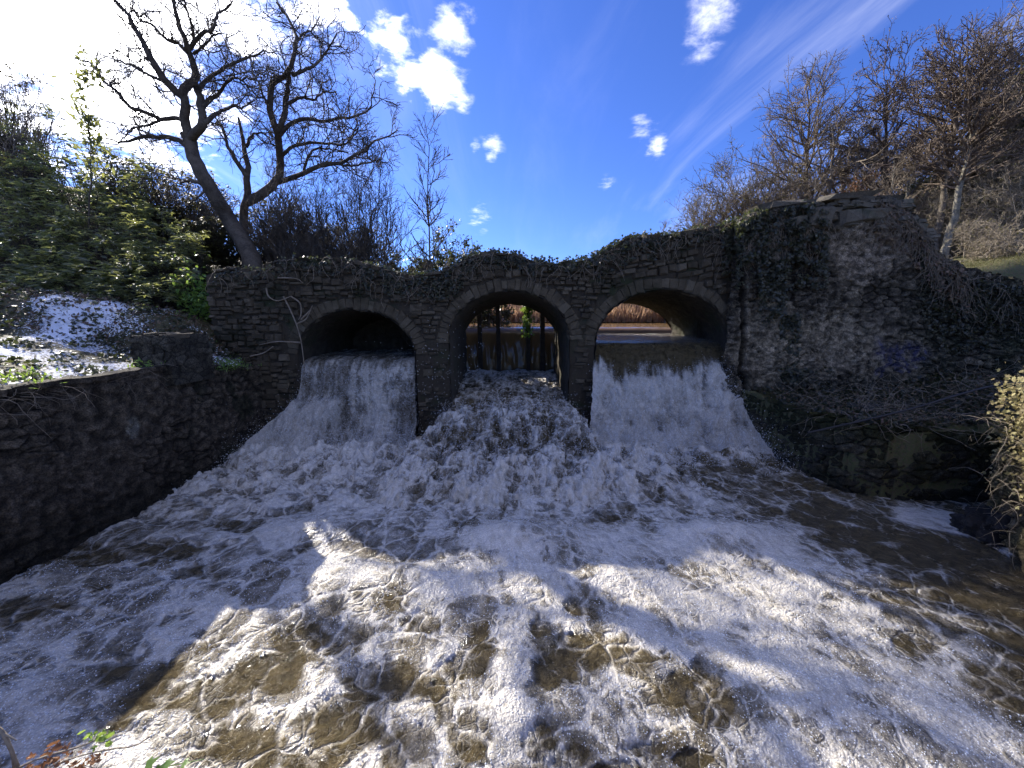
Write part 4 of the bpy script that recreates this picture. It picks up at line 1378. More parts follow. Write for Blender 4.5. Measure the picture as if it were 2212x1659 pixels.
def build_spray():
    rng = np.random.default_rng(77)
    pts, rad = [], []

    def burst(V, F, n, zmin, zmax, up, out, r0, r1, wmin=.45):
        m = (V[:, 2] > zmin) & (V[:, 2] < zmax) & (F > wmin) & (V[:, 1] < 10.1)
        src = V[m]
        if len(src) == 0:
            return
        q = src[rng.integers(0, len(src), n)]
        e = np.abs(rng.normal(size=n)) ** 1.5
        q = q + rng.normal(size=(n, 3)) * .03 + np.stack([rng.normal(size=n) * out * e * .6, -e * out, e * up], -1)
        pts.append(q)
        rad.append(rng.uniform(r0, r1, n) * (0.6 + .8 * rng.random(n) ** 3))
    burst(*FALL3, 12000, .2, 2.4, .06, .08, .003, .009, .4)
    burst(*FALL3, 9000, .1, .7, .2, .14, .003, .009, .3)
    burst(*FALL1, 9000, .2, 2.3, .05, .08, .003, .009, .3)
    burst(*FALL1, 6000, .1, .8, .17, .12, .003, .009, .3)
    burst(*FALL2, 9000, .2, 1.7, .14, .09, .003, .009, .3)
    V, F = POOLV, POOLF
    m = (V[:, 1] > 5.0) & (V[:, 1] < 9)
    burst(V[m], F[m], 6000, .12, 1.0, .035, .03, .003, .008, .6)
    # droplets thrown high between the arches
    n = 260
    c = at(rng.normal(960, 70, n), rng.normal(800, 55, n), rng.uniform(8.9, 9.8, n))
    pts.append(c)
    rad.append(rng.uniform(.004, .009, n))
    P, R = np.concatenate(pts), np.concatenate(rad)
    o6 = np.array([[1, 0, 0], [-1, 0, 0], [0, 1, 0], [0, -1, 0], [0, 0, 1], [0, 0, -1]], float)
    t8 = np.array([[0, 2, 4], [2, 1, 4], [1, 3, 4], [3, 0, 4], [2, 0, 5], [1, 2, 5], [3, 1, 5], [0, 3, 5]])
    V = P[:, None] + o6[None] * R[:, None, None] * np.array([1, 1, 1.3])
    T = t8[None] + (np.arange(len(P)) * 6)[:, None, None]
    o = link('water_spray', mesh_np('water_spray', V.reshape(-1, 3), None, True, None, T.reshape(-1, 3)), M['spray'])
    tag(o, 'fine white droplets thrown up by the falls', kind='stuff')


build_spray()


def build_bubbles():
    rng = np.random.default_rng(78)
    V, F = POOLV, POOLF
    m = np.where((F > .5) & (V[:, 1] < 5.2) & (V[:, 1] > 1.9))[0]
    n = 22000
    q = V[rng.choice(m, n)] + rng.normal(size=(n, 3)) * np.array([.006, .006, 0])
    r = .003 + .006 * rng.random(n) ** 3
    a = np.arange(6) * np.pi / 3
    ring0 = np.stack([np.cos(a), np.sin(a), 0 * a - .2], 1)
    ring1 = np.stack([.72 * np.cos(a + .5), .72 * np.sin(a + .5), 0 * a + .6], 1)
    lv = np.concatenate([ring0, ring1, [[0, 0, .95]]])
    lt = []
    for i in range(6):
        j = (i + 1) % 6
        lt += [(i, j, 6 + i), (j, 6 + j, 6 + i), (6 + i, 6 + j, 12)]
    W = q[:, None] + lv[None] * r[:, None, None]
    T = np.array(lt)[None] + (np.arange(n) * 13)[:, None, None]
    o = link('foam_bubbles', mesh_np('foam_bubbles', W.reshape(-1, 3), None, True, None, T.reshape(-1, 3)), M['spray'])
    tag(o, 'small bubbles standing on the foam near the camera', kind='stuff')


build_bubbles()


# ---------------------------------------------------------------- trees
Z1 = 0.3638          # scale of the close view the limbs were measured in


def depth_wave(px, py, amp):
    return amp * (np.sin(px * 0.021 + 1.3) * np.cos(py * 0.017 + 0.4) + 0.5 * np.sin(px * 0.043 - py * 0.031))


def limb_set(limbs, Y, amp, scale, off=(0, 0), n=16, seed=0, wob=0.03):
    """traced limbs -> world polylines with radii; (points, start width px, end width px)"""
    rng = np.random.default_rng(seed)
    P, R = [], []
    for pts, w0, w1 in limbs:
        a = np.array(pts, float) * scale + np.array(off)
        a = resample(a, n)
        y = Y + depth_wave(a[:, 0], a[:, 1], amp)
        p = at(a[:, 0], a[:, 1], y)
        k = np.cumsum(rng.normal(size=(n, 3)), 0) * wob * 0.3
        k[0] = 0
        p = p + k * np.linspace(0, 1, n)[:, None] * 0 + rng.normal(size=(n, 3)) * wob * np.linspace(0.15, 1, n)[:, None]
        f = scale * 1024 / 2212 / 384.0 * Y / 2 * 1.0
        P.append(p)
        R.append(np.linspace(w0, w1, n) ** 1.0 * f)
    return np.array(P), np.array(R)


def seg_len(P):
    return np.linalg.norm(np.diff(P, axis=1), axis=2).sum(1)


def twisted_crown(P, R, rng, dens1=3.2, n2=5, n3=3, l1=1.45, l2=.75, l3=.4, wig=.34, r1=.024, r2=.0115, r3=.0072, up=.12):
    tb = Tubes()
    n1 = np.maximum(1, (seg_len(P) * dens1).astype(int))
    C1, Q1 = grow(P, R, n1, rng, .12, 1, .95, l1, 8, wig, up, r1, r2, .25)
    tb.add(C1, Q1, 4)
    C2, Q2 = grow(C1, Q1, n2, rng, .15, 1, .9, l2, 6, wig, up, r2, r3, .2)
    tb.add(C2, Q2, 3)
    C3, Q3 = grow(C2, Q2, n3, rng, .2, 1, .85, l3, 4, wig * .9, up, r3, r3 * .8, .2)
    tb.add(C3, Q3, 3)
    return tb


LIMB_A = [([(1500, 1560), (1480, 1500), (1420, 1400), (1350, 1290), (1290, 1190), (1230, 1090), (1180, 990), (1150, 920), (1130, 840), (1125, 790)], 92, 60),
          ([(1128, 810), (1105, 750), (1095, 690), (1105, 640), (1100, 590), (1070, 560), (1030, 530), (980, 480), (940, 420), (900, 350), (870, 290), (820, 200), (790, 130), (740, 60), (690, 0), (650, -60)], 50, 11),
          ([(1080, 570), (1090, 530), (1130, 495), (1160, 470), (1165, 420), (1140, 350), (1120, 300), (1090, 220), (1060, 150), (1040, 60), (1020, 0), (1000, -60)], 42, 12),
          ([(1130, 830), (1160, 790), (1205, 740), (1200, 680), (1185, 600), (1165, 520), (1160, 470)], 46, 30),
          ([(1205, 740), (1250, 700), (1310, 660), (1380, 630), (1440, 640), (1490, 600)], 26, 6),
          ([(1195, 650), (1240, 600), (1300, 560), (1350, 490), (1400, 460), (1480, 470), (1530, 460)], 24, 6),
          ([(1175, 530), (1220, 480), (1290, 430), (1350, 390), (1420, 360), (1490, 330), (1560, 310), (1600, 320)], 24, 6),
          ([(1130, 290), (1170, 230), (1210, 190), (1260, 180), (1280, 110), (1310, 70), (1350, 50), (1375, 0)], 22, 7),
          ([(1120, 300), (1150, 240), (1140, 150), (1110, 60), (1090, -20)], 18, 7), ([(1150, 320), (1210, 270), (1260, 220), (1330, 200)], 15, 5),
          ([(1110, 310), (1060, 260), (1000, 240), (950, 200), (920, 160), (830, 110), (790, 50)], 20, 7),
          ([(1115, 870), (1060, 830), (1000, 815), (930, 815), (850, 810), (790, 830), (720, 845), (660, 830), (610, 825)], 30, 7),
          ([(1085, 710), (1020, 700), (960, 710), (900, 680), (840, 660), (780, 640), (720, 580), (680, 530), (620, 490), (580, 430), (540, 380), (440, 340)], 25, 6),
          ([(960, 710), (880, 740), (800, 760), (700, 850)], 15, 5), ([(980, 490), (920, 460), (860, 430), (790, 390), (700, 360), (600, 330)], 16, 5),
          ([(1190, 1085), (1120, 1075), (1060, 1090)], 22, 8), ([(1210, 1140), (1150, 1190), (1090, 1240)], 13, 6), ([(820, 200), (850, 240), (880, 300)], 12, 8)]
LIMB_B = [([(1450, 1400), (1450, 1250), (1470, 1150), (1465, 1050), (1470, 980), (1450, 900), (1440, 800), (1410, 700)], 50, 12),
          ([(1465, 1050), (1400, 950), (1360, 880), (1340, 820), (1300, 720)], 27, 8), ([(1465, 870), (1500, 800), (1560, 790), (1620, 790)], 18, 5),
          ([(1470, 1200), (1530, 1170), (1600, 1120), (1640, 1080), (1660, 1040), (1665, 960), (1655, 860), (1650, 800), (1620, 720), (1600, 620), (1610, 530), (1620, 480), (1680, 460), (1720, 430), (1740, 360), (1750, 280), (1760, 200), (1720, 150), (1690, 80), (1650, 20)], 50, 10),
          ([(1655, 780), (1690, 680), (1700, 580), (1710, 490), (1720, 430)], 32, 20), ([(1665, 800), (1720, 740), (1800, 705), (1860, 710), (1930, 720), (2036, 700), (2110, 690), (2190, 640), (2220, 540)], 24, 6),
          ([(1700, 620), (1760, 590), (1800, 580), (1860, 590), (1920, 550), (1990, 540)], 18, 6), ([(1740, 450), (1800, 420), (1880, 380), (1920, 330), (1960, 280), (2000, 200)], 18, 6),
          ([(1755, 260), (1800, 200), (1850, 180), (1900, 100)], 13, 5), ([(1680, 920), (1740, 870), (1820, 850), (1920, 850), (2036, 860), (2090, 830), (2120, 760)], 20, 6),
          ([(1640, 1085), (1720, 1060), (1800, 1030), (1880, 990), (1960, 970), (2036, 960), (2130, 910), (2230, 840), (2290, 815), (2360, 780)], 30, 6),
          ([(1880, 990), (1980, 975), (2100, 985), (2180, 960), (2260, 945)], 18, 6), ([(1800, 1030), (1830, 930), (1880, 880), (1960, 890), (2060, 900)], 16, 6), ([(1600, 640), (1560, 560), (1530, 480), (1480, 420)], 14, 5)]


def tree_from(name, label, limbs, Y, amp, seed, kw, leafy=None):
    P, R = limb_set(limbs, Y, amp, Z1, (0, 0), 18, seed)
    rng = np.random.default_rng(seed + 1)
    base = P[0][0]
    gz = float(ground_z(np.array(base[0]), np.array(base[1])))
    t = thing(name, (base[0], base[1], gz), label, 'tree')
    bpy.context.view_layer.update()
    tb = Tubes()
    foot = np.array([[base[0] + .05, base[1], gz - .3], base, P[0][1]])
    tb.add(resample(foot, 8), np.linspace(R[0][0] * 1.35, R[0][0], 8), 10)
    tb.add(P, R, 9)
    link('trunk', tb.mesh('trunk'), M['bark'], t)
    link('crown', twisted_crown(P[1:], R[1:], rng, **kw).mesh('crown'), M['bark'], t)
    return t


tree_from('oak_tree', 'large bare twisted oak leaning left above the left end of the bridge', LIMB_A, 14.5, .55, 21, dict(dens1=3.3, n2=5, n3=4))
tree_from('oak_tree', 'bare twisted oak with a long low limb reaching right towards the sapling', LIMB_B, 16.0, .6, 22, dict(dens1=3.2, n2=5, n3=4, r3=.0085, r2=.012))


def stems_tree(name, label, cat, px, pybase, pytop, Y, halfw, seed, stems=1, lean=0.0, mat='bark_grey', tmat='twig', r0=None, n1=26, n2=6, n3=3, ang=.75, up=.25, wig=.16, leaf=None,
               leafn=0, leafsize=.06, spread=.15, group=None, clear=.3, lshape='oval', l1f=1.0, fine=.008, base_z=None, extra=None, tw=.45, curve=0.0):
    """an upright tree or multi-stemmed shrub from a base and top pixel and a half width"""
    rng = np.random.default_rng(seed)
    b, tp = at(px, pybase, Y), at(px + lean, pytop, Y)
    if base_z is None:
        b[2] = min(b[2], float(ground_z(np.array(b[0]), np.array(b[1]))) + .05)
    else:
        b[2] = base_z
    H = tp[2] - b[2]
    W = abs(at(px + halfw, pybase, Y)[0] - b[0])
    r0 = r0 or H * 0.014
    P, R = [], []
    n = 14
    for k in range(stems):
        q = np.linspace(0, 1, n)
        if stems == 1:
            d = np.array([tp[0] - b[0], 0, H])
            p = b + q[:, None] * d + np.stack([curve * np.sin(q * 3.1), 0 * q, 0 * q], 1)
            hh = 1.0
        else:
            a = (k + .5) / stems * 2 - 1
            hh = rng.uniform(.6, 1.0) * (1 - .3 * abs(a))
            e = np.array([(tp[0] - b[0]) + a * W * .75, rng.uniform(-.6, .6) * W * .7, H * hh])
            p = b + np.array([a * spread * W, rng.normal() * spread * W, 0]) + q[:, None] * e * np.stack([q ** .35, q ** .35, np.ones(n)], 1)
        wv = np.cumsum(rng.normal(size=(n, 3)) * H * .006, 0)
        wv[:, 2] = 0
        P.append(p + wv)
        rr = r0 * rng.uniform(.7, 1.1) if stems > 1 else r0
        R.append(rr * (1 - .85 * q))
    P, R = np.array(P), np.maximum(np.array(R), fine * .9)
    t = thing(name, b, label, cat, group)
    bpy.context.view_layer.update()
    tb = Tubes()
    tb.add(P, R, 7)
    if stems == 1:
        tb.add(np.stack([b - np.array([0, 0, .4]), b + (P[0, 1] - b) * .5]), np.array([r0 * 1.3, r0]), 7)
    link('trunk', tb.mesh('trunk'), M[mat], t)
    tc = Tubes()
    C1, Q1 = grow(P, R, n1, rng, clear, .97, ang, W * 1.05 * l1f, 8, wig, up, r0 * .38, fine * 1.6, tw)
    tc.add(C1, Q1, 4)
    C2, Q2 = grow(C1, Q1, n2, rng, .2, 1, .7, W * .42, 5, wig * 1.2, up * .8, fine * 1.7, fine, .3)
    tc.add(C2, Q2, 3)
    last = C2
    if n3:
        C3, Q3 = grow(C2, Q2, n3, rng, .25, 1, .7, W * .2, 4, wig * 1.2, up * .6, fine, fine * .7, .3)
        tc.add(C3, Q3, 3)
        last = C3
    link('crown', tc.mesh('crown'), M[tmat], t)
    if leaf:
        ii, jj = rng.integers(0, len(last), leafn), rng.integers(1, last.shape[1], leafn)
        pos = last[ii, jj] + rng.normal(size=(leafn, 3)) * leafsize * .6
        D = rng.normal(size=(leafn, 3))
        Nn = rng.normal(size=(leafn, 3)) + np.array([0, 0, 1.0])
        me = leaves('foliage', pos, D, Nn, leafsize * rng.uniform(.6, 1.3, leafn), lshape)
        link('foliage', me, M[leaf], t)
    if extra:
        extra(t, P, R, rng)
    return t


# saplings behind the bridge
stems_tree('sapling', 'slender bare sapling standing alone against the sky behind the bridge', 'sapling', 933, 590, 250, 13.9, 78, 31, lean=10, r0=.062, n1=46, n2=6, n3=2, ang=1.15, up=.22, wig=.09, clear=.24, l1f=1.5, fine=.0075, mat='bark', tmat='bark', tw=.62)
stems_tree('sapling', 'thin low bare sapling just left of the slender tall one', 'sapling', 912, 590, 415, 14.1, 45, 32, lean=2, r0=.04, n1=24, n2=5, n3=0, ang=1.05, up=.22, wig=.12, clear=.3, fine=.009, l1f=1.5, mat='bark', tmat='bark')

# thicket of bare stems behind the left half of the bridge
for k, (px, top, hw, yy, st, lab) in enumerate([(600, 370, 75, 15.2, 8, 'bare bushy thicket shrub in front of the leaning oak trunk'), (665, 350, 85, 14.6, 9, 'bare many-stemmed thicket shrub behind the left arch crown'),
                                               (735, 318, 100, 14.9, 10, 'tall bare fan-shaped thicket shrub under the long oak limb'), (800, 305, 85, 14.4, 8, 'bare arching thicket shrub nearest the saplings'),
                                               (700, 470, 70, 13.9, 8, 'low bare scrub shrub close behind the bridge parapet'), (850, 470, 45, 14.2, 6, 'small bare shrub between the thicket and the saplings')]):
    stems_tree('bare_shrub', lab, 'shrub', px, 590, top, yy, hw, 41 + k, stems=st + 4, r0=.035, n1=12, n2=6, n3=3, ang=.65, up=.2, wig=.13, clear=.15, fine=.0085, l1f=1.2, mat='bark', tmat='bark', group='thicket behind the bridge')

# evergreen, ivy-grown little trees behind the middle of the bridge
for k, (px, top, hw, yy, nn, lab) in enumerate([(975, 470, 62, 17.0, 2600, 'ivy-grown bare tree behind the slender sapling'), (1035, 478, 58, 17.6, 2200, 'small half-bare ivy-grown tree at the right end of the left trees'),
                                               (930, 505, 45, 16.6, 3200, 'dense dark evergreen bush behind the sapling trunk'), (870, 505, 48, 16.5, 2400, 'dark ivy-covered bush left of the sapling trunk'), (1060, 535, 42, 16.8, 2600, 'low dark bush where the trees meet open sky')]):
    stems_tree('ivied_tree', lab, 'tree', px, 600, top, yy, hw, 61 + k, stems=4, r0=.05, n1=12, n2=6, n3=3, ang=.7, up=.15, wig=.22, clear=.25, fine=.010, mat='bark', tmat='bark', leaf='ivy', leafn=nn, leafsize=.10, group='ivied trees behind the bridge', lshape='ivy')


# ---------------------------------------------------------------- evergreen shrubs of the left bank
LAUREL_Y = lambda py: np.interp(py, [230, 300, 400, 500, 600, 690], [20.0, 17.5, 15.0, 12.8, 11.2, 10.2])


def whorl_shrub(name, label, px, py, Y, rx, ry, n, size, seed, mat='laurel', shape='laurel', group=None, depth=.8, twigs=26, whorl=7, slope=False):
    rng = np.random.default_rng(seed)
    c = at(px, py, Y)
    rX = abs(at(px + rx, py, Y)[0] - c[0])
    rZ = abs(at(px, py - ry, Y)[2] - c[2])
    rY = rX * depth
    gz = float(ground_z(np.array(c[0]), np.array(c[1])))
    t = thing(name, (c[0], c[1], min(gz, c[2] - rZ)), label, 'shrub', group)
    bpy.context.view_layer.update()
    base = np.array([c[0], c[1], min(gz, c[2] - rZ) - .1])
    # stems reach out to tips all over an uneven dome
    m = n // whorl
    d = rsph(rng, m)
    d[:, 1] = -np.abs(d[:, 1]) * .9 + d[:, 1] * .1
    rad = (0.62 + 0.42 * rng.random(m) ** .6) * (1 + .26 * fbm2(d[:, 0] * 2.2 + seed, d[:, 2] * 2.2 + d[:, 1], 3, seed))
    tip = c + d * rad[:, None] * np.array([rX, rY, rZ])
    if slope:
        a_, q_ = rng.uniform(0, 2 * np.pi, m * 2), np.sqrt(rng.random(m * 2))
        q_ = q_ * (1 + .2 * fbm2(np.cos(a_) * 1.8 + seed, np.sin(a_) * 1.8, 3, seed))
        tx, ty = px + rx * q_ * np.cos(a_), py + ry * q_ * np.sin(a_)
        den = fbm2(tx * .022, ty * .028, 3, seed + 4)
        kp = np.where(den > rng.uniform(-.42, .38, m * 2))[0][:int(m * .62)]
        m = len(kp)
        tx, ty = tx[kp], ty[kp]
        tip = at(tx, ty, LAUREL_Y(ty) + rng.normal(size=m) * .35 - .5 * np.clip(den[kp], 0, 1))
        d = np.tile(np.array([[0, -.5, .3]]), (m, 1)) + rng.normal(size=(m, 3)) * .3
        base = np.array([c[0], float(LAUREL_Y(py)) + .6, min(gz, c[2] - rZ)])
    tb = Tubes()
    pick = rng.choice(m, min(m, twigs * 6), replace=False)
    q = np.linspace(0, 1, 7)
    st = base[None] + rng.normal(size=(len(pick), 3)) * np.array([rX * .25, rY * .2, 0])
    mid = (st + tip[pick]) / 2 + np.array([0, 0, rZ * .15]) + rng.normal(size=(len(pick), 3)) * rX * .06
    S = (1 - q)[None, :, None] ** 2 * st[:, None] + 2 * ((1 - q) * q)[None, :, None] * mid[:, None] + (q ** 2)[None, :, None] * tip[pick][:, None]
    tb.add(S, np.broadcast_to(np.linspace(.022, .006, 7), (len(pick), 7)), 3)
    link('stems', tb.mesh('stems'), M['bark'], t)
    P = np.repeat(tip, whorl, 0) + rng.normal(size=(m * whorl, 3)) * size * .25
    outw = np.repeat(d, whorl, 0) * np.array([1, 1, .5])
    a = rng.uniform(0, 2 * np.pi, m * whorl)
    D = np.stack([np.cos(a), np.sin(a), rng.normal(-.12, .2, m * whorl)], 1) + outw * .25
    Nn = np.array([-.1, -.42, .9]) + rng.normal(size=(m * whorl, 3)) * .24
    link('foliage', leaves('foliage', P, D, Nn, size * np.repeat(rng.uniform(.45, 1.5, m), whorl) * rng.uniform(.7, 1.15, m * whorl), shape), M[mat], t)
    return t


LS = [('large glossy laurel filling the left edge of the picture', 40, 500, 13, 130, 150, 6500, .2), ('broad glossy laurel in the middle of the left bank', 210, 500, 13, 130, 120, 7500, .19),
      ('glossy laurel reaching towards the leaning oak trunk', 350, 540, 12.6, 95, 85, 5200, .16), ('low glossy laurel spilling over the snowy bank', 90, 630, 11, 150, 55, 6000, .15),
      ('high glossy laurel under the bright sky', 60, 330, 16.5, 110, 110, 2600, .22), ('low glossy laurel below the leaning oak', 280, 630, 11, 120, 45, 4600, .14), ('upper glossy laurel left of the oak limbs', 230, 380, 15.5, 110, 75, 2000, .2)]
for k, (lab, px, py, yy, rx, ry, n, sz) in enumerate(LS):
    whorl_shrub('laurel_bush', lab, px, py, float(LAUREL_Y(py)), rx, ry, n, sz, 101 + k, group='laurels on the left bank', slope=True)
BK = [('olive twiggy bush behind the laurels at the far left', 20, 260, 21.5, 120, 120, 5000), ('olive bush on the slope between laurels and oak', 330, 430, 17.5, 110, 90, 5500), ('olive ivied bush around the oak foot', 470, 530, 16.5, 80, 60, 5500),
      ('pale olive bush behind the leaning trunk', 420, 440, 20.0, 110, 60, 4500), ('olive bush behind the thicket', 620, 520, 19.0, 110, 75, 5200), ('distant olive bush behind the twin stems', 760, 540, 20.5, 100, 55, 4200), ('ivied bush at the left end of the bridge', 430, 600, 13.2, 60, 50, 4200)]
for k, (lab, px, py, yy, rx, ry, n) in enumerate(BK):
    whorl_shrub('olive_bush', lab, px, py, yy, rx, ry, n, .13, 131 + k, 'olive', 'oval', 'bushes behind the left bank', twigs=60)
stems_tree('laurel_sapling', 'thin leafy sapling rising above the laurels towards the sun', 'sapling', 200, 560, 140, 13.2, 40, 151, r0=.03, n1=26, n2=3, n3=0, ang=.7, up=.3, clear=.45, fine=.009, mat='bark', tmat='bark', leaf='laurel', leafn=420, leafsize=.2, lshape='laurel')
for k, (lab, px, top, yy, hw, st) in enumerate([('bare twiggy tree at the far left behind the laurels', 30, 130, 17.0, 90, 5), ('bare twiggy shrub above the laurels left of the oak', 250, 300, 17.5, 80, 6), ('bare twiggy shrub behind the oak trunk', 480, 420, 18.5, 80, 7)]):
    stems_tree('bare_shrub', lab, 'shrub', px, 590, top, yy, hw, 161 + k, stems=st, r0=.05, n1=12, n2=6, n3=3, ang=.6, up=.2, wig=.2, clear=.3, fine=.011, mat='bark', tmat='twig', group='bare shrubs of the left slope')

# ---------------------------------------------------------------- trees of the right bank


def catkins(n, size):
    def f(t, P, R, rng):
        pass
    return f


RT = [  # label, px, base, top, Y, halfw, stems, n1,n2,n3, leaf, leafn, leafsize, mat, tmat, lean, clear
    ('low bare bush at the left end of the right-hand trees', 1480, 505, 400, 21, 48, 5, 10, 6, 3, None, 0, 0, 'bark_grey', 'twig', 0, .2),
    ('rounded olive bare tree left of the tall right-hand trees', 1560, 500, 345, 20.5, 75, 5, 12, 7, 4, 'olive', 1500, .08, 'bark_grey', 'twig', 0, .2),
    ('dense bare tree with ivy on its trunk behind the coping', 1640, 470, 295, 20, 85, 5, 13, 7, 4, 'olive', 1200, .09, 'bark_grey', 'twig', 0, .2),
    ('tall bare broad-crowned tree behind the abutment coping', 1742, 440, 196, 20, 95, 1, 70, 9, 4, None, 0, 0, 'bark', 'twig', 8, .12),
    ('slim bare tree just right of the broad-crowned one', 1796, 440, 265, 18.5, 48, 1, 46, 7, 3, None, 0, 0, 'bark_grey', 'twig', 4, .15),
    ('slim pale-stemmed bare tree beside the rusty bush', 1836, 440, 290, 18, 45, 1, 40, 7, 3, None, 0, 0, 'bark_grey', 'twig', 6, .2),
    ('tall alder hung with dark catkins above the abutment', 1915, 440, 168, 17.5, 85, 1, 60, 8, 3, 'catkin', 3600, .07, 'bark', 'catkin', 10, .22),
    ('stocky bare tree with a crooked pale trunk behind the loose block', 1930, 445, 300, 15.5, 50, 2, 16, 6, 3, None, 0, 0, 'bark_pale', 'twig', 25, .3),
    ('tall upright alder left of the leaning pale trunk', 2022, 520, 118, 15.5, 95, 1, 66, 8, 3, 'catkin', 2600, .06, 'bark_grey', 'catkin', 45, .38),
    ('leaning pale-trunked alder by the grassy bank', 2038, 545, 150, 14.5, 85, 1, 60, 8, 3, 'catkin', 2000, .055, 'bark_pale', 'catkin', 82, .38),
    ('bushy bare tree filling the gap left of the broad-crowned tree', 1690, 450, 260, 21.5, 80, 4, 14, 7, 4, None, 0, 0, 'bark_grey', 'twig', 0, .2),
    ('twiggy bare tree behind the slim pale-stemmed one', 1860, 440, 235, 21, 75, 3, 18, 7, 4, None, 0, 0, 'bark_grey', 'twig', 0, .2),
    ('twiggy bare tree between the two tall alders', 1975, 470, 215, 19.5, 75, 3, 18, 7, 4, None, 0, 0, 'bark_grey', 'twig', 0, .2),
    ('pale many-stemmed tree right of the leaning alder', 2125, 500, 200, 17.5, 75, 4, 16, 7, 4, None, 0, 0, 'bark_pale', 'twig_pale', 0, .2),
    ('bare tree rising behind the ivy at the far right', 2190, 480, 70, 19, 110, 1, 60, 8, 3, None, 0, 0, 'bark_grey', 'twig', 0, .2)]
for k, (lab, px, b, tp, yy, hw, st, n1, n2, n3, lf, ln, ls, m1, m2, lean, cl) in enumerate(RT):
    stems_tree('alder_tree' if 'alder' in lab else 'bare_tree', lab, 'tree', px, b, tp, yy, hw * 1.2, 201 + k, stems=st, n1=n1, n2=n2, n3=n3, leaf=lf, leafn=ln, leafsize=ls, mat=m1, tmat=m2, lean=lean, clear=cl,
               ang=1.0 if st == 1 else .7, up=.07 if st == 1 else .12, wig=.16, fine=.0095, l1f=1.55 if st == 1 else 1.15, group='trees of the right bank', r0=.13 if st == 1 else .06, curve=.12 if lean > 50 else .05, tw=.55)
BELT = ['lowest grey bare tree at the left tip of the right skyline belt', 'small grey bare tree second from the left tip of the right skyline belt', 'grey bare tree behind the rounded olive one on the right skyline', 'grey bare tree behind the ivy-trunked one on the right skyline',
        'grey bare tree left of the broad-crowned tree on the far belt', 'grey bare tree directly behind the broad-crowned tree', 'grey bare tree behind the slim pale-stemmed tree', 'grey bare tree behind the catkin-hung alder above the abutment', 'grey bare tree in the far belt behind the loose coping block',
        'grey bare tree in the far belt behind the upright alder', 'grey bare tree in the far belt right of the leaning alder', 'grey bare tree in the far belt at the right picture edge']
for k, (px, tp, hw) in enumerate([(1455, 440, 40), (1515, 405, 50), (1575, 380, 55), (1630, 345, 60), (1690, 320, 60), (1760, 300, 65), (1830, 300, 65), (1890, 300, 65), (1960, 310, 65), (2030, 300, 65), (2100, 290, 65), (2180, 270, 65)]):
    stems_tree('belt_tree', BELT[k], 'tree', px, 490, tp, 23.5 + (k % 3) * .8, hw, 501 + k, stems=5, r0=.05, n1=11, n2=6, n3=3, ang=.7, up=.14, wig=.18, fine=.0115, l1f=1.5, clear=.1, mat='bark_grey', tmat='twig', group='far belt of trees on the right')
for k, (lab, px, b, tp, yy, hw, lf, n, mm) in enumerate([('rust-leaved bush behind the coping slabs', 1900, 440, 335, 17, 60, 'rust', 3200, 'twig'), ('tawny leafy bush left of the rust-leaved one', 1850, 440, 365, 17.5, 55, 'rust', 1500, 'twig'),
                                                         ('brown bare bush in the gap behind the abutment', 1700, 445, 360, 19, 60, None, 0, 'twig'), ('reddish bare bush under the broad-crowned tree', 1770, 440, 350, 17, 55, None, 0, 'twig')]):
    stems_tree('rusty_bush' if lf else 'brown_bush', lab, 'shrub', px, b, tp, yy, hw, 231 + k, stems=6, r0=.04, n1=12, n2=6, n3=4, ang=.7, up=.12, wig=.25, fine=.010, clear=.15, leaf=lf, leafn=n, leafsize=.075, mat='bark_grey', tmat=mm)
# tangled pale scrub on the right slope
for k, (lab, px, b, tp, yy, hw) in enumerate([('pale tangled scrub behind the leaning pale trunk', 2060, 560, 400, 15.5, 60), ('pale tangled scrub right of the leaning trunk', 2120, 575, 360, 14.8, 62), ('pale tangled scrub at the right edge', 2185, 580, 330, 14.2, 62), ('low pale scrub on the grassy right bank', 2150, 585, 470, 12.6, 55),
                                              ('pale scrub between the two alder trunks', 2010, 530, 400, 16.5, 45), ('high pale scrub at the right edge of the slope', 2195, 480, 250, 16.5, 60), ('pale scrub behind the right end of the abutment', 1985, 500, 380, 17.5, 45)]):
    stems_tree('tangled_scrub', lab, 'shrub', px, b, tp, yy, hw, 251 + k, stems=11, r0=.022, n1=12, n2=6, n3=4, ang=.9, up=.02, wig=.33, fine=.0075, clear=.05, mat='twig_pale', tmat='twig_pale', group='tangled scrub on the right slope', spread=.5,
               leaf='olive', leafn=700, leafsize=.06)
# ivy-smothered trees at the right edge
for k, (lab, px, py, yy, rx, ry, n) in enumerate([('ivy-smothered tree column at the right edge', 2205, 260, 17.5, 62, 165, 8000), ('dark ivy mass on the slope right of the alders', 2120, 330, 18.5, 70, 80, 5500), ('dark ivy mass low on the right slope', 2140, 480, 16.8, 85, 85, 5000), ('dark ivy bush between the right-hand trunks', 2000, 440, 18.5, 60, 60, 3500)]):
    whorl_shrub('ivied_mass', lab, px, py, yy, rx, ry, n, .13, 271 + k, 'ivy' if k else 'olive', 'ivy', 'ivy masses of the right slope', whorl=4, twigs=60)

# ---------------------------------------------------------------- far bank seen through the arches
def reed_bed():
    rng = np.random.default_rng(300)
    n = 9000
    x = rng.uniform(-6, 18, n)
    y = rng.uniform(23.6, 26.5, n)
    z = np.maximum(3.2, 3.3 + 1.0 * sst(y, 24, 27)) - .05
    P = np.stack([x, y, z], 1)
    D = np.stack([rng.normal(size=n) * .25, rng.normal(size=n) * .25 - .1, np.ones(n)], 1)
    Nn = rng.normal(size=(n, 3))
    o = link('reed_bed', leaves('reed_bed', P, D, Nn, rng.uniform(.5, 1.2, n), 'blade'), M['reed'])
    tag(o, 'dry pinkish reeds along the far bank upstream', kind='stuff')


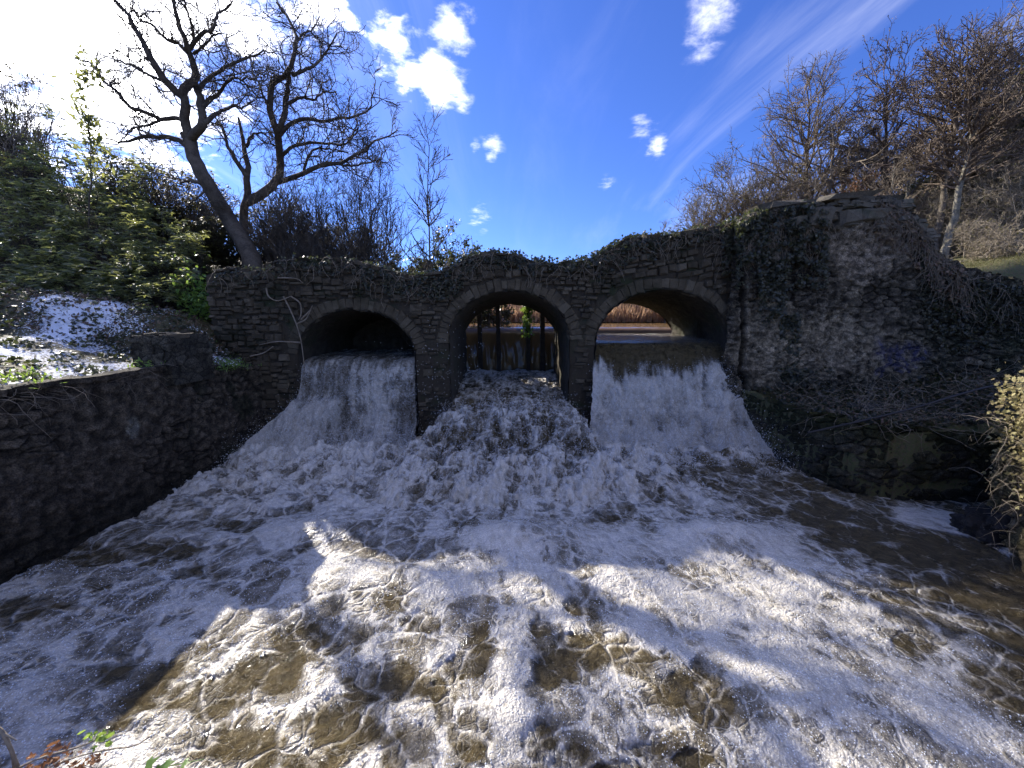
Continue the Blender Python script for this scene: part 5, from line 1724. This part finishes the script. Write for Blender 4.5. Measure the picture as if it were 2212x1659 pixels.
reed_bed()
for k, (lab, px, yy, tp, hw) in enumerate([('brown scrub on the far bank seen through the middle arch left', 1070, 27, 610, 50), ('brown scrub on the far bank seen through the middle arch right', 1180, 27.5, 612, 50), ('brown scrub on the far bank seen through the right arch', 1340, 27, 606, 60), ('brown scrub on the far bank at the right arch pier', 1430, 26.5, 610, 50)]):
    stems_tree('far_scrub', lab, 'shrub', px, 690, tp, yy, hw, 311 + k, stems=9, r0=.03, n1=12, n2=6, n3=3, ang=.8, up=.05, wig=.3, fine=.012, clear=.05, mat='bark_grey', tmat='twig_pale', spread=.5, base_z=4.0, group='scrub on the far bank')

# ---------------------------------------------------------------- timber posts of the old sluice
for (px, lab, w, ivy) in ((1076, 'dark upright timber post left of the ivied one in the middle arch', .14, 0), (1141, 'timber sluice post wrapped in green ivy', .14, 1), (1172, 'short dark timber post right of the ivied one', .16, 0), (1036, 'dark timber post nearest the left side of the middle arch', .14, 0)):
    p = at(px, 700, 13.7)
    x, y = p[0], 13.72
    t = thing('timber_post', (x, y, 1.4), lab, 'post', 'timber posts of the old sluice')
    bpy.context.view_layer.update()
    n = 24
    z = np.linspace(1.3, 4.6, n)
    rng = np.random.default_rng(int(px))
    sq = np.array([(-1, -1), (1, -1), (1, 1), (-1, 1), (-1, -1)]) * w / 2
    V = np.stack([x + sq[None, :, 0] * (1 + .06 * rng.normal(size=(n, 1))) + 0.02 * np.sin(z)[:, None], y + sq[None, :, 1] + 0 * z[:, None], z[:, None] + 0 * sq[None, :, 0]], -1)
    link('shaft', mesh_np('shaft', V.reshape(-1, 3), grid_faces(n, 5), False), M['timber'], t)
    if ivy:
        m = 420
        P = np.stack([x - .04 + rng.normal(size=m) * .09, y - .1 + rng.normal(size=m) * .06, rng.uniform(2.9, 4.3, m)], 1)
        link('ivy', leaves('ivy', P, rng.normal(size=(m, 3)) + np.array([0, -.3, -.5]), np.array([[0, -1.0, .3]]) + rng.normal(size=(m, 3)) * .4, rng.uniform(.06, .11, m), 'ivy'), M['bright'], t)


# ---------------------------------------------------------------- ivy, vines and litter
def wall_front(px):
    """y of the bridge or abutment face at a pixel column"""
    return np.where(px < 1590, YB - 0.02, abut_y(px) - 0.1)


def ivy_patch(name, label, boxes, n, seed, size=.085, mat='ivy', stems=30, group=None, proud=.10, top_only=False, stem_mat='twig', drop=60, hang=1.0):
    """ivy leaves and stems over the wall; boxes: (px0, px1, top offset px, bottom offset px) below the wall's top line"""
    rng = np.random.default_rng(seed)
    P, D = [], []
    tot = sum((b[1] - b[0]) * (b[3] - b[2]) for b in boxes)
    S = Tubes()
    for (x0, x1, o0, o1) in boxes:
        k = int(n * (x1 - x0) * (o1 - o0) / tot)
        px = rng.uniform(x0, x1, k * 2)
        q = rng.random(k * 2) ** 1.25
        oy = o0 + (o1 - o0) * q
        dens = fbm2(px * .03, oy * .045, 3, seed + 2) + .45 - .55 * q
        keep = dens > rng.uniform(-.25, .45, k * 2)
        px, oy = px[keep][:k], oy[keep][:k]
        py = np.interp(px, TOPPX[:, 0], TOPPX[:, 1]) + oy
        Y = wall_front(px) - rng.random(len(px)) * proud * (.4 + .8 * np.clip(fbm2(px * .05, oy * .05, 2, seed + 5) + .4, 0, 1.4))
        p = at(px, py, Y)
        top = oy < 5
        p[top, 1] += rng.uniform(0, .5, top.sum())
        p[top, 2] += rng.uniform(-.02, .10, top.sum())
        P.append(p)
        # stems
        m = max(2, int(stems * (x1 - x0) / sum(b[1] - b[0] for b in boxes)))
        for j in range(m):
            sx = rng.uniform(x0, x1)
            sy = float(np.interp(sx, TOPPX[:, 0], TOPPX[:, 1])) + rng.uniform(-2, (o1 - o0) * .5)
            a = np.array([sx, sy])
            pts = [a]
            ang = rng.uniform(.2, 2.9)
            ln = rng.uniform(.4, 1.0) * drop
            for s_ in range(9):
                ang += rng.normal() * .4
                ang = ang * .85 + 1.57 * .15 * hang
                a = a + np.array([math.cos(ang), math.sin(ang)]) * ln / 9
                pts.append(a)
            pts = np.array(pts)
            w = at(pts[:, 0], pts[:, 1], wall_front(pts[:, 0]) - .05 - .05 * rng.random(10))
            S.add(w, np.linspace(.006, .003, 10) * rng.uniform(.6, 1.5), 4)
    P = np.concatenate(P)
    M_ = len(P)
    t = thing(name, P.mean(0) * np.array([1, 1, 0]) + np.array([0, 0, P[:, 2].min()]), label, 'ivy', group)
    bpy.context.view_layer.update()
    D = rng.normal(size=(M_, 3)) * .6 + np.array([0, -.25, -.6])
    Nn = rng.normal(size=(M_, 3)) * .45 + np.array([0, -1.0, .45])
    link('foliage', leaves('foliage', P, D, Nn, size * rng.uniform(.5, 1.35, M_), 'ivy'), M[mat], t)['kind'] = 'stuff'
    tag(link('stems', S.mesh('stems'), M[stem_mat], t), kind='stuff')
    return t


ivy_patch('ivy', 'dark ivy matting along the sagging parapet between left and middle arch', [(780, 1000, -4, 60), (985, 1160, -6, 34)], 2600, 401, .065, stems=60, proud=.08)
ivy_patch('ivy', 'thin ivy and vines over the parapet left of the left arch', [(460, 790, -3, 34)], 700, 402, .06, stems=34, stem_mat='twig', drop=60)
ivy_patch('ivy', 'ivy fringe along the low dip above the middle pier', [(1150, 1330, -5, 22), (1290, 1420, -6, 50)], 1900, 403, .065, stems=50)
ivy_patch('ivy', 'ivy strip on the parapet rising above the right arch', [(1400, 1620, -4, 26)], 1000, 404, .065, stems=36)
ivy_patch('ivy', 'thick dark ivy curtain hanging on the abutment', [(1590, 1760, 2, 150), (1560, 1640, 6, 110), (1640, 1700, 120, 260), (1700, 1790, 20, 190)], 10500, 405, .064, stems=210, proud=.2, drop=100, stem_mat='twig')
ivy_patch('ivy', 'small dark ivy clump low on the abutment beside the pale render', [(1685, 1730, 240, 410), (1690, 1800, 360, 425)], 2200, 406, .07, stems=16, proud=.1)
ivy_patch('ivy', 'dry creeper trailing down the right shoulder of the abutment', [(1890, 2090, 10, 110)], 1300, 407, .06, 'litter', stems=170, stem_mat='twig', drop=90)
ivy_patch('ivy', 'green ivy and moss over the far right of the abutment', [(1990, 2230, 20, 210)], 5200, 408, .055, stems=60, proud=.06)

# sunlit leaves on the tops
rng = np.random.default_rng(12)


def scatter_plant(name, label, cat, P, size, mat, shape, up=.4, seed=0, lean=(0, 0, 1.0), kind=None, tilt=.6):
    r = np.random.default_rng(seed)
    n = len(P)
    D = r.normal(size=(n, 3)) + np.array([0, 0, up])
    Nn = r.normal(size=(n, 3)) * tilt + np.array(lean)
    me = leaves('foliage' if cat else name, P, D, Nn, size * r.uniform(.6, 1.3, n), shape)
    if cat:
        t = thing(name, (P[:, 0].mean(), P[:, 1].mean(), P[:, 2].min()), label, cat)
        bpy.context.view_layer.update()
        return tag(link('foliage', me, M[mat], t), kind='stuff')
    return tag(link(name, me, M[mat]), label, cat, kind=kind)


# ground cover on the left bank
n = 30000
x = -7.0 - 13 * rng.random(n) ** 1.3
y = rng.uniform(3.5, 14.5, n)
den = fbm2(x * .8, y * 1.1, 3, 22) + .25 * sst(y - .15 * x, 9, 12.5)
k = den > rng.uniform(-.15, .55, n)
x, y = x[k], y[k]
P = np.stack([x, y, ground_z(x, y) + .02 + .06 * rng.random(len(x))], 1)
scatter_plant('ground_ivy', 'dark ivy leaves poking through the snow on the left bank', None, P, .085, 'ivy', 'ivy', .3, 1, kind='stuff')
n = 16000
x = -7.2 - 14 * rng.random(n) ** 1.1
y = rng.uniform(8.5, 17, n)
P = np.stack([x, y, ground_z(x, y) + .02 + .05 * rng.random(n)], 1)
scatter_plant('leaf_litter', 'brown fallen leaves on the slope above the snow', None, P, .09, 'litter', 'oval', .2, 2, kind='stuff')
# bright clump by the masonry stump
for (px, py, lab, nn, sp, Yc) in ((495, 790, 'bright green leafy clump right of the masonry stump', 260, .2, 8.9), (310, 795, 'small green clump left of the masonry stump', 70, .12, 7.3), (60, 815, 'green grassy clump at the left end of the snowy bank', 70, .16, 5.4)):
    c = at(px, py, Yc)
    P = c + rng.normal(size=(nn, 3)) * np.array([sp, sp, .07])
    P[:, 2] = np.maximum(P[:, 2], 2.4)
    scatter_plant('leafy_clump', lab, 'plant', P, .085, 'bright', 'laurel', .6, int(px), tilt=.5)
# bright ivy at the left end of the bridge
c = at(430, 655, 10.6)
P = c + rng.normal(size=(700, 3)) * np.array([.28, .25, .38])
scatter_plant('ivy_clump', 'sunlit ivy clump at the broken left end of the bridge', 'ivy', P, .09, 'bright', 'ivy', .0, 4)


def twig_heap(name, label, cat, centres, n, length, seed, mat='twig_pale', r=.006, flat=.25, wig=.25, sag=.05):
    r_ = np.random.default_rng(seed)
    c = centres[r_.integers(0, len(centres), n)] + r_.normal(size=(n, 3)) * np.array([.12, .12, .04])
    d = r_.normal(size=(n, 3)) * np.array([1, 1, flat])
    d /= np.linalg.norm(d, axis=1, keepdims=True)
    L = length * r_.uniform(.35, 1.2, n)
    pos = c.copy()
    pts = [pos]
    for s_ in range(7):
        d = d + wig * r_.normal(size=(n, 3))
        d[:, 2] -= sag
        d /= np.linalg.norm(d, axis=1, keepdims=True)
        pos = pos + d * (L / 7)[:, None]
        pts.append(pos)
    tb = Tubes()
    tb.add(np.stack(pts, 1), np.linspace(r, r * .5, 8)[None] * r_.uniform(.6, 1.6, n)[:, None], 4)
    t = thing(name, (float(c[:, 0].mean()), float(c[:, 1].mean()), float(c[:, 2].min())), label, cat)
    bpy.context.view_layer.update()
    return tag(link('stems', tb.mesh('stems'), M[mat], t), kind='stuff')


# brambles hanging over the retaining wall
yy = rng.uniform(3.4, 8.8, 220)
cen = np.stack([-6.98 + .04 * rng.normal(size=220), yy, np.full(220, 2.55)], 1)
o = twig_heap('dry_bramble', 'dry bramble stems trailing over the top of the retaining wall', 'bramble', cen, 240, .7, 7, 'twig', .0035, .5, .3, .16)
# brambles and litter on the right ledge
m = 500
gx, gy = rng.uniform(6.6, 11.5, m), rng.uniform(7.1, 9.4, m)
cen = np.stack([gx, gy, 1.58 + .55 * sst(gx, 8.6, 10.5) + .22 * sst(gy, 8.4, 9.6)], 1)
twig_heap('cut_brambles', 'heap of cut pale bramble stems on the right ledge', 'bramble', cen, 620, .9, 9, 'twig_pale', .004, .22, .28, .02)
twig_heap('dark_twigs', 'dark trailing twigs over the edge of the right ledge', 'bramble', cen[cen[:, 1] < 8.0], 220, .8, 10, 'twig', .004, .3, .3, .12)
m = 11000
gx, gy = rng.uniform(6.2, 12.5, m), rng.uniform(7.02, 9.6, m)
kx = gx > np.interp(gy, [7.0, 7.35, 8.0, 8.75, 9.5], [7.0, 6.85, 6.6, 6.35, 6.1])
P = np.stack([gx, gy, 1.5 + .55 * sst(gx, 8.6, 10.5) + .22 * sst(gy, 8.4, 9.6) + .12 * rng.random(m)], 1)[kx]
scatter_plant('ledge_ivy', 'dark ivy and bramble leaves carpeting the right ledge', None, P, .07, 'ivy', 'ivy', .3, 5, kind='stuff')
P2 = P[rng.random(len(P)) < .3] + np.array([0, 0, .03])
scatter_plant('ledge_litter', 'pale dead leaves strewn over the right ledge', None, P2, .06, 'litter', 'oval', .2, 6, kind='stuff')
# sunlit ivy on the near right bank
m = 1300
sy = rng.uniform(4.6, 6.3, m)
q = rng.random(m) ** 1.4
P = np.stack([8.15 + .7 * (sy - 6.3) + .3 * rng.random(m) - .25 * (1 - q) * rng.random(m) + .1 * fbm2(sy * 3, q * 4, 3, 6), sy, 2.62 - 1.7 * q + .12 * rng.normal(size=m)], 1)
scatter_plant('bank_ivy', 'sunlit pale green ivy hanging over the right bank face', 'ivy', P, .05, 'straw', 'ivy', -.3, 8, lean=(-1, -.3, .4))
_y = rng.uniform(4.6, 6.2, 60)
cen = np.stack([8.1 + .7 * (_y - 6.3), _y, rng.uniform(.3, 2.4, 60)], 1)
twig_heap('dead_stems', 'dead brown stems hanging down the right bank face', 'bramble', cen, 110, .5, 11, 'twig_pale', .0035, 1.0, .2, .2)

# grass of the right bank top
m = 9000
gx, gy = rng.uniform(8.5, 18, m), rng.uniform(10.4, 14.5, m)
P = np.stack([gx, gy, ground_z(gx, gy)], 1)
scatter_plant('bank_grass', 'sunlit grass and low weeds on top of the right bank', None, P, .10, 'olive', 'blade', .9, 12, kind='stuff')

# pale roots gripping the wall left of the left arch
roots = [[(612, 640), (625, 665), (640, 700), (650, 735), (655, 770), (658, 800)], [(628, 640), (648, 655), (650, 680), (645, 690)], [(650, 690), (668, 672), (675, 660)], [(575, 622), (580, 640), (600, 650), (628, 640)],
         [(600, 600), (640, 602), (655, 612)], [(640, 700), (660, 690), (672, 668)], [(648, 740), (600, 738), (560, 745)], [(540, 770), (570, 762), (590, 748)]]
tb = Tubes()
for ln in roots:
    a = resample(np.array(ln, float), 14)
    w = at(a[:, 0], a[:, 1], YB - .09 + .02 * np.sin(np.arange(14)))
    tb.add(w, np.linspace(.022, .010, 14), 6)
tag(link('creeper_roots', tb.mesh('creeper_roots'), M['twig']), 'thick pale creeper roots gripping the wall beside the left arch', 'roots')


# ---------------------------------------------------------------- plants at the photographer's feet
def near_plants():
    r = np.random.default_rng(91)
    t = thing('bramble_plant', ground_at(60, 1700, 1.85), 'sunlit bramble with red-brown leaves in the lower left corner', 'plant')
    bpy.context.view_layer.update()
    tb = Tubes()
    for ln, w in (([(-20, 1690), (80, 1640), (180, 1610), (232, 1585)], .005), ([(10, 1700), (150, 1640), (240, 1618), (290, 1612), (322, 1592)], .004), ([(-10, 1570), (10, 1590), (40, 1659), (60, 1700)], .008),
                  ([(30, 1700), (28, 1640), (12, 1600)], .006), ([(0, 1580), (36, 1600)], .004), ([(100, 1700), (190, 1650), (215, 1630)], .003)):
        a = resample(np.array(ln, float), 14)
        p = at(a[:, 0], a[:, 1], 1.32)
        tb.add(p, np.linspace(w, w * .6, 14), 5)
    link('stems', tb.mesh('stems'), M['twig_pale'], t)
    lm = {}
    for nm, mt, spots, cnt in (('red_leaf', 'rust', [(110, 1625), (130, 1610), (95, 1640), (150, 1632), (70, 1655), (120, 1650), (180, 1655), (205, 1640), (165, 1660)], 8), ('green_leaf', 'bright', [(205, 1590), (225, 1592), (190, 1600), (235, 1600), (215, 1605)], 6)):
        v, tr = LEAF['ivy']
        me = mesh_np(nm, v * np.array([1, 1, 2.2]), None, False, None, tr)
        me.materials.append(M[mt])
        for (x, y) in spots:
            for q in range(cnt):
                p = at(x + r.normal() * 10, y + r.normal() * 8, 1.32 + r.normal() * .03)
                o = bpy.data.objects.new(nm, me)
                COL.objects.link(o)
                o.parent = t
                o.matrix_parent_inverse = t.matrix_basis.inverted()
                o.location = tuple(p)
                s_ = .024 * r.uniform(.6, 1.3)
                o.scale = (s_, s_, s_)
                o.rotation_euler = (r.uniform(.2, 1.6), r.normal() * .5, r.uniform(0, 6.3))
    t2 = thing('ivy_sprig', ground_at(370, 1720, 1.85), 'pale veined ivy sprig at the bottom edge left of centre', 'plant')
    bpy.context.view_layer.update()
    v, tr = LEAF['ivy']
    lm2 = mesh_np('leaf', v, None, False, None, tr)
    lm2.materials.append(M['bright'])
    for (x, y, yy, s_, rz, rx) in ((312, 1662, 1.3, .06, -.9, .5), (350, 1660, 1.3, .055, -1.2, .4), (392, 1652, 1.3, .042, -1.5, .3), (335, 1680, 1.28, .06, -.4, .6)):
        o = bpy.data.objects.new('leaf', lm2)
        COL.objects.link(o)
        o.parent = t2
        o.matrix_parent_inverse = t2.matrix_basis.inverted()
        o.location = tuple(at(x, y, yy))
        o.scale = (s_, s_, s_)
        o.rotation_euler = (rx, .15, rz)
    tb = Tubes()
    a = resample(np.array([(280, 1700), (330, 1665), (400, 1648), (440, 1640)], float), 10)
    tb.add(at(a[:, 0], a[:, 1], 1.31), np.linspace(.003, .0015, 10), 5)
    link('stem', tb.mesh('stem'), M['bright'], t2)


near_plants()
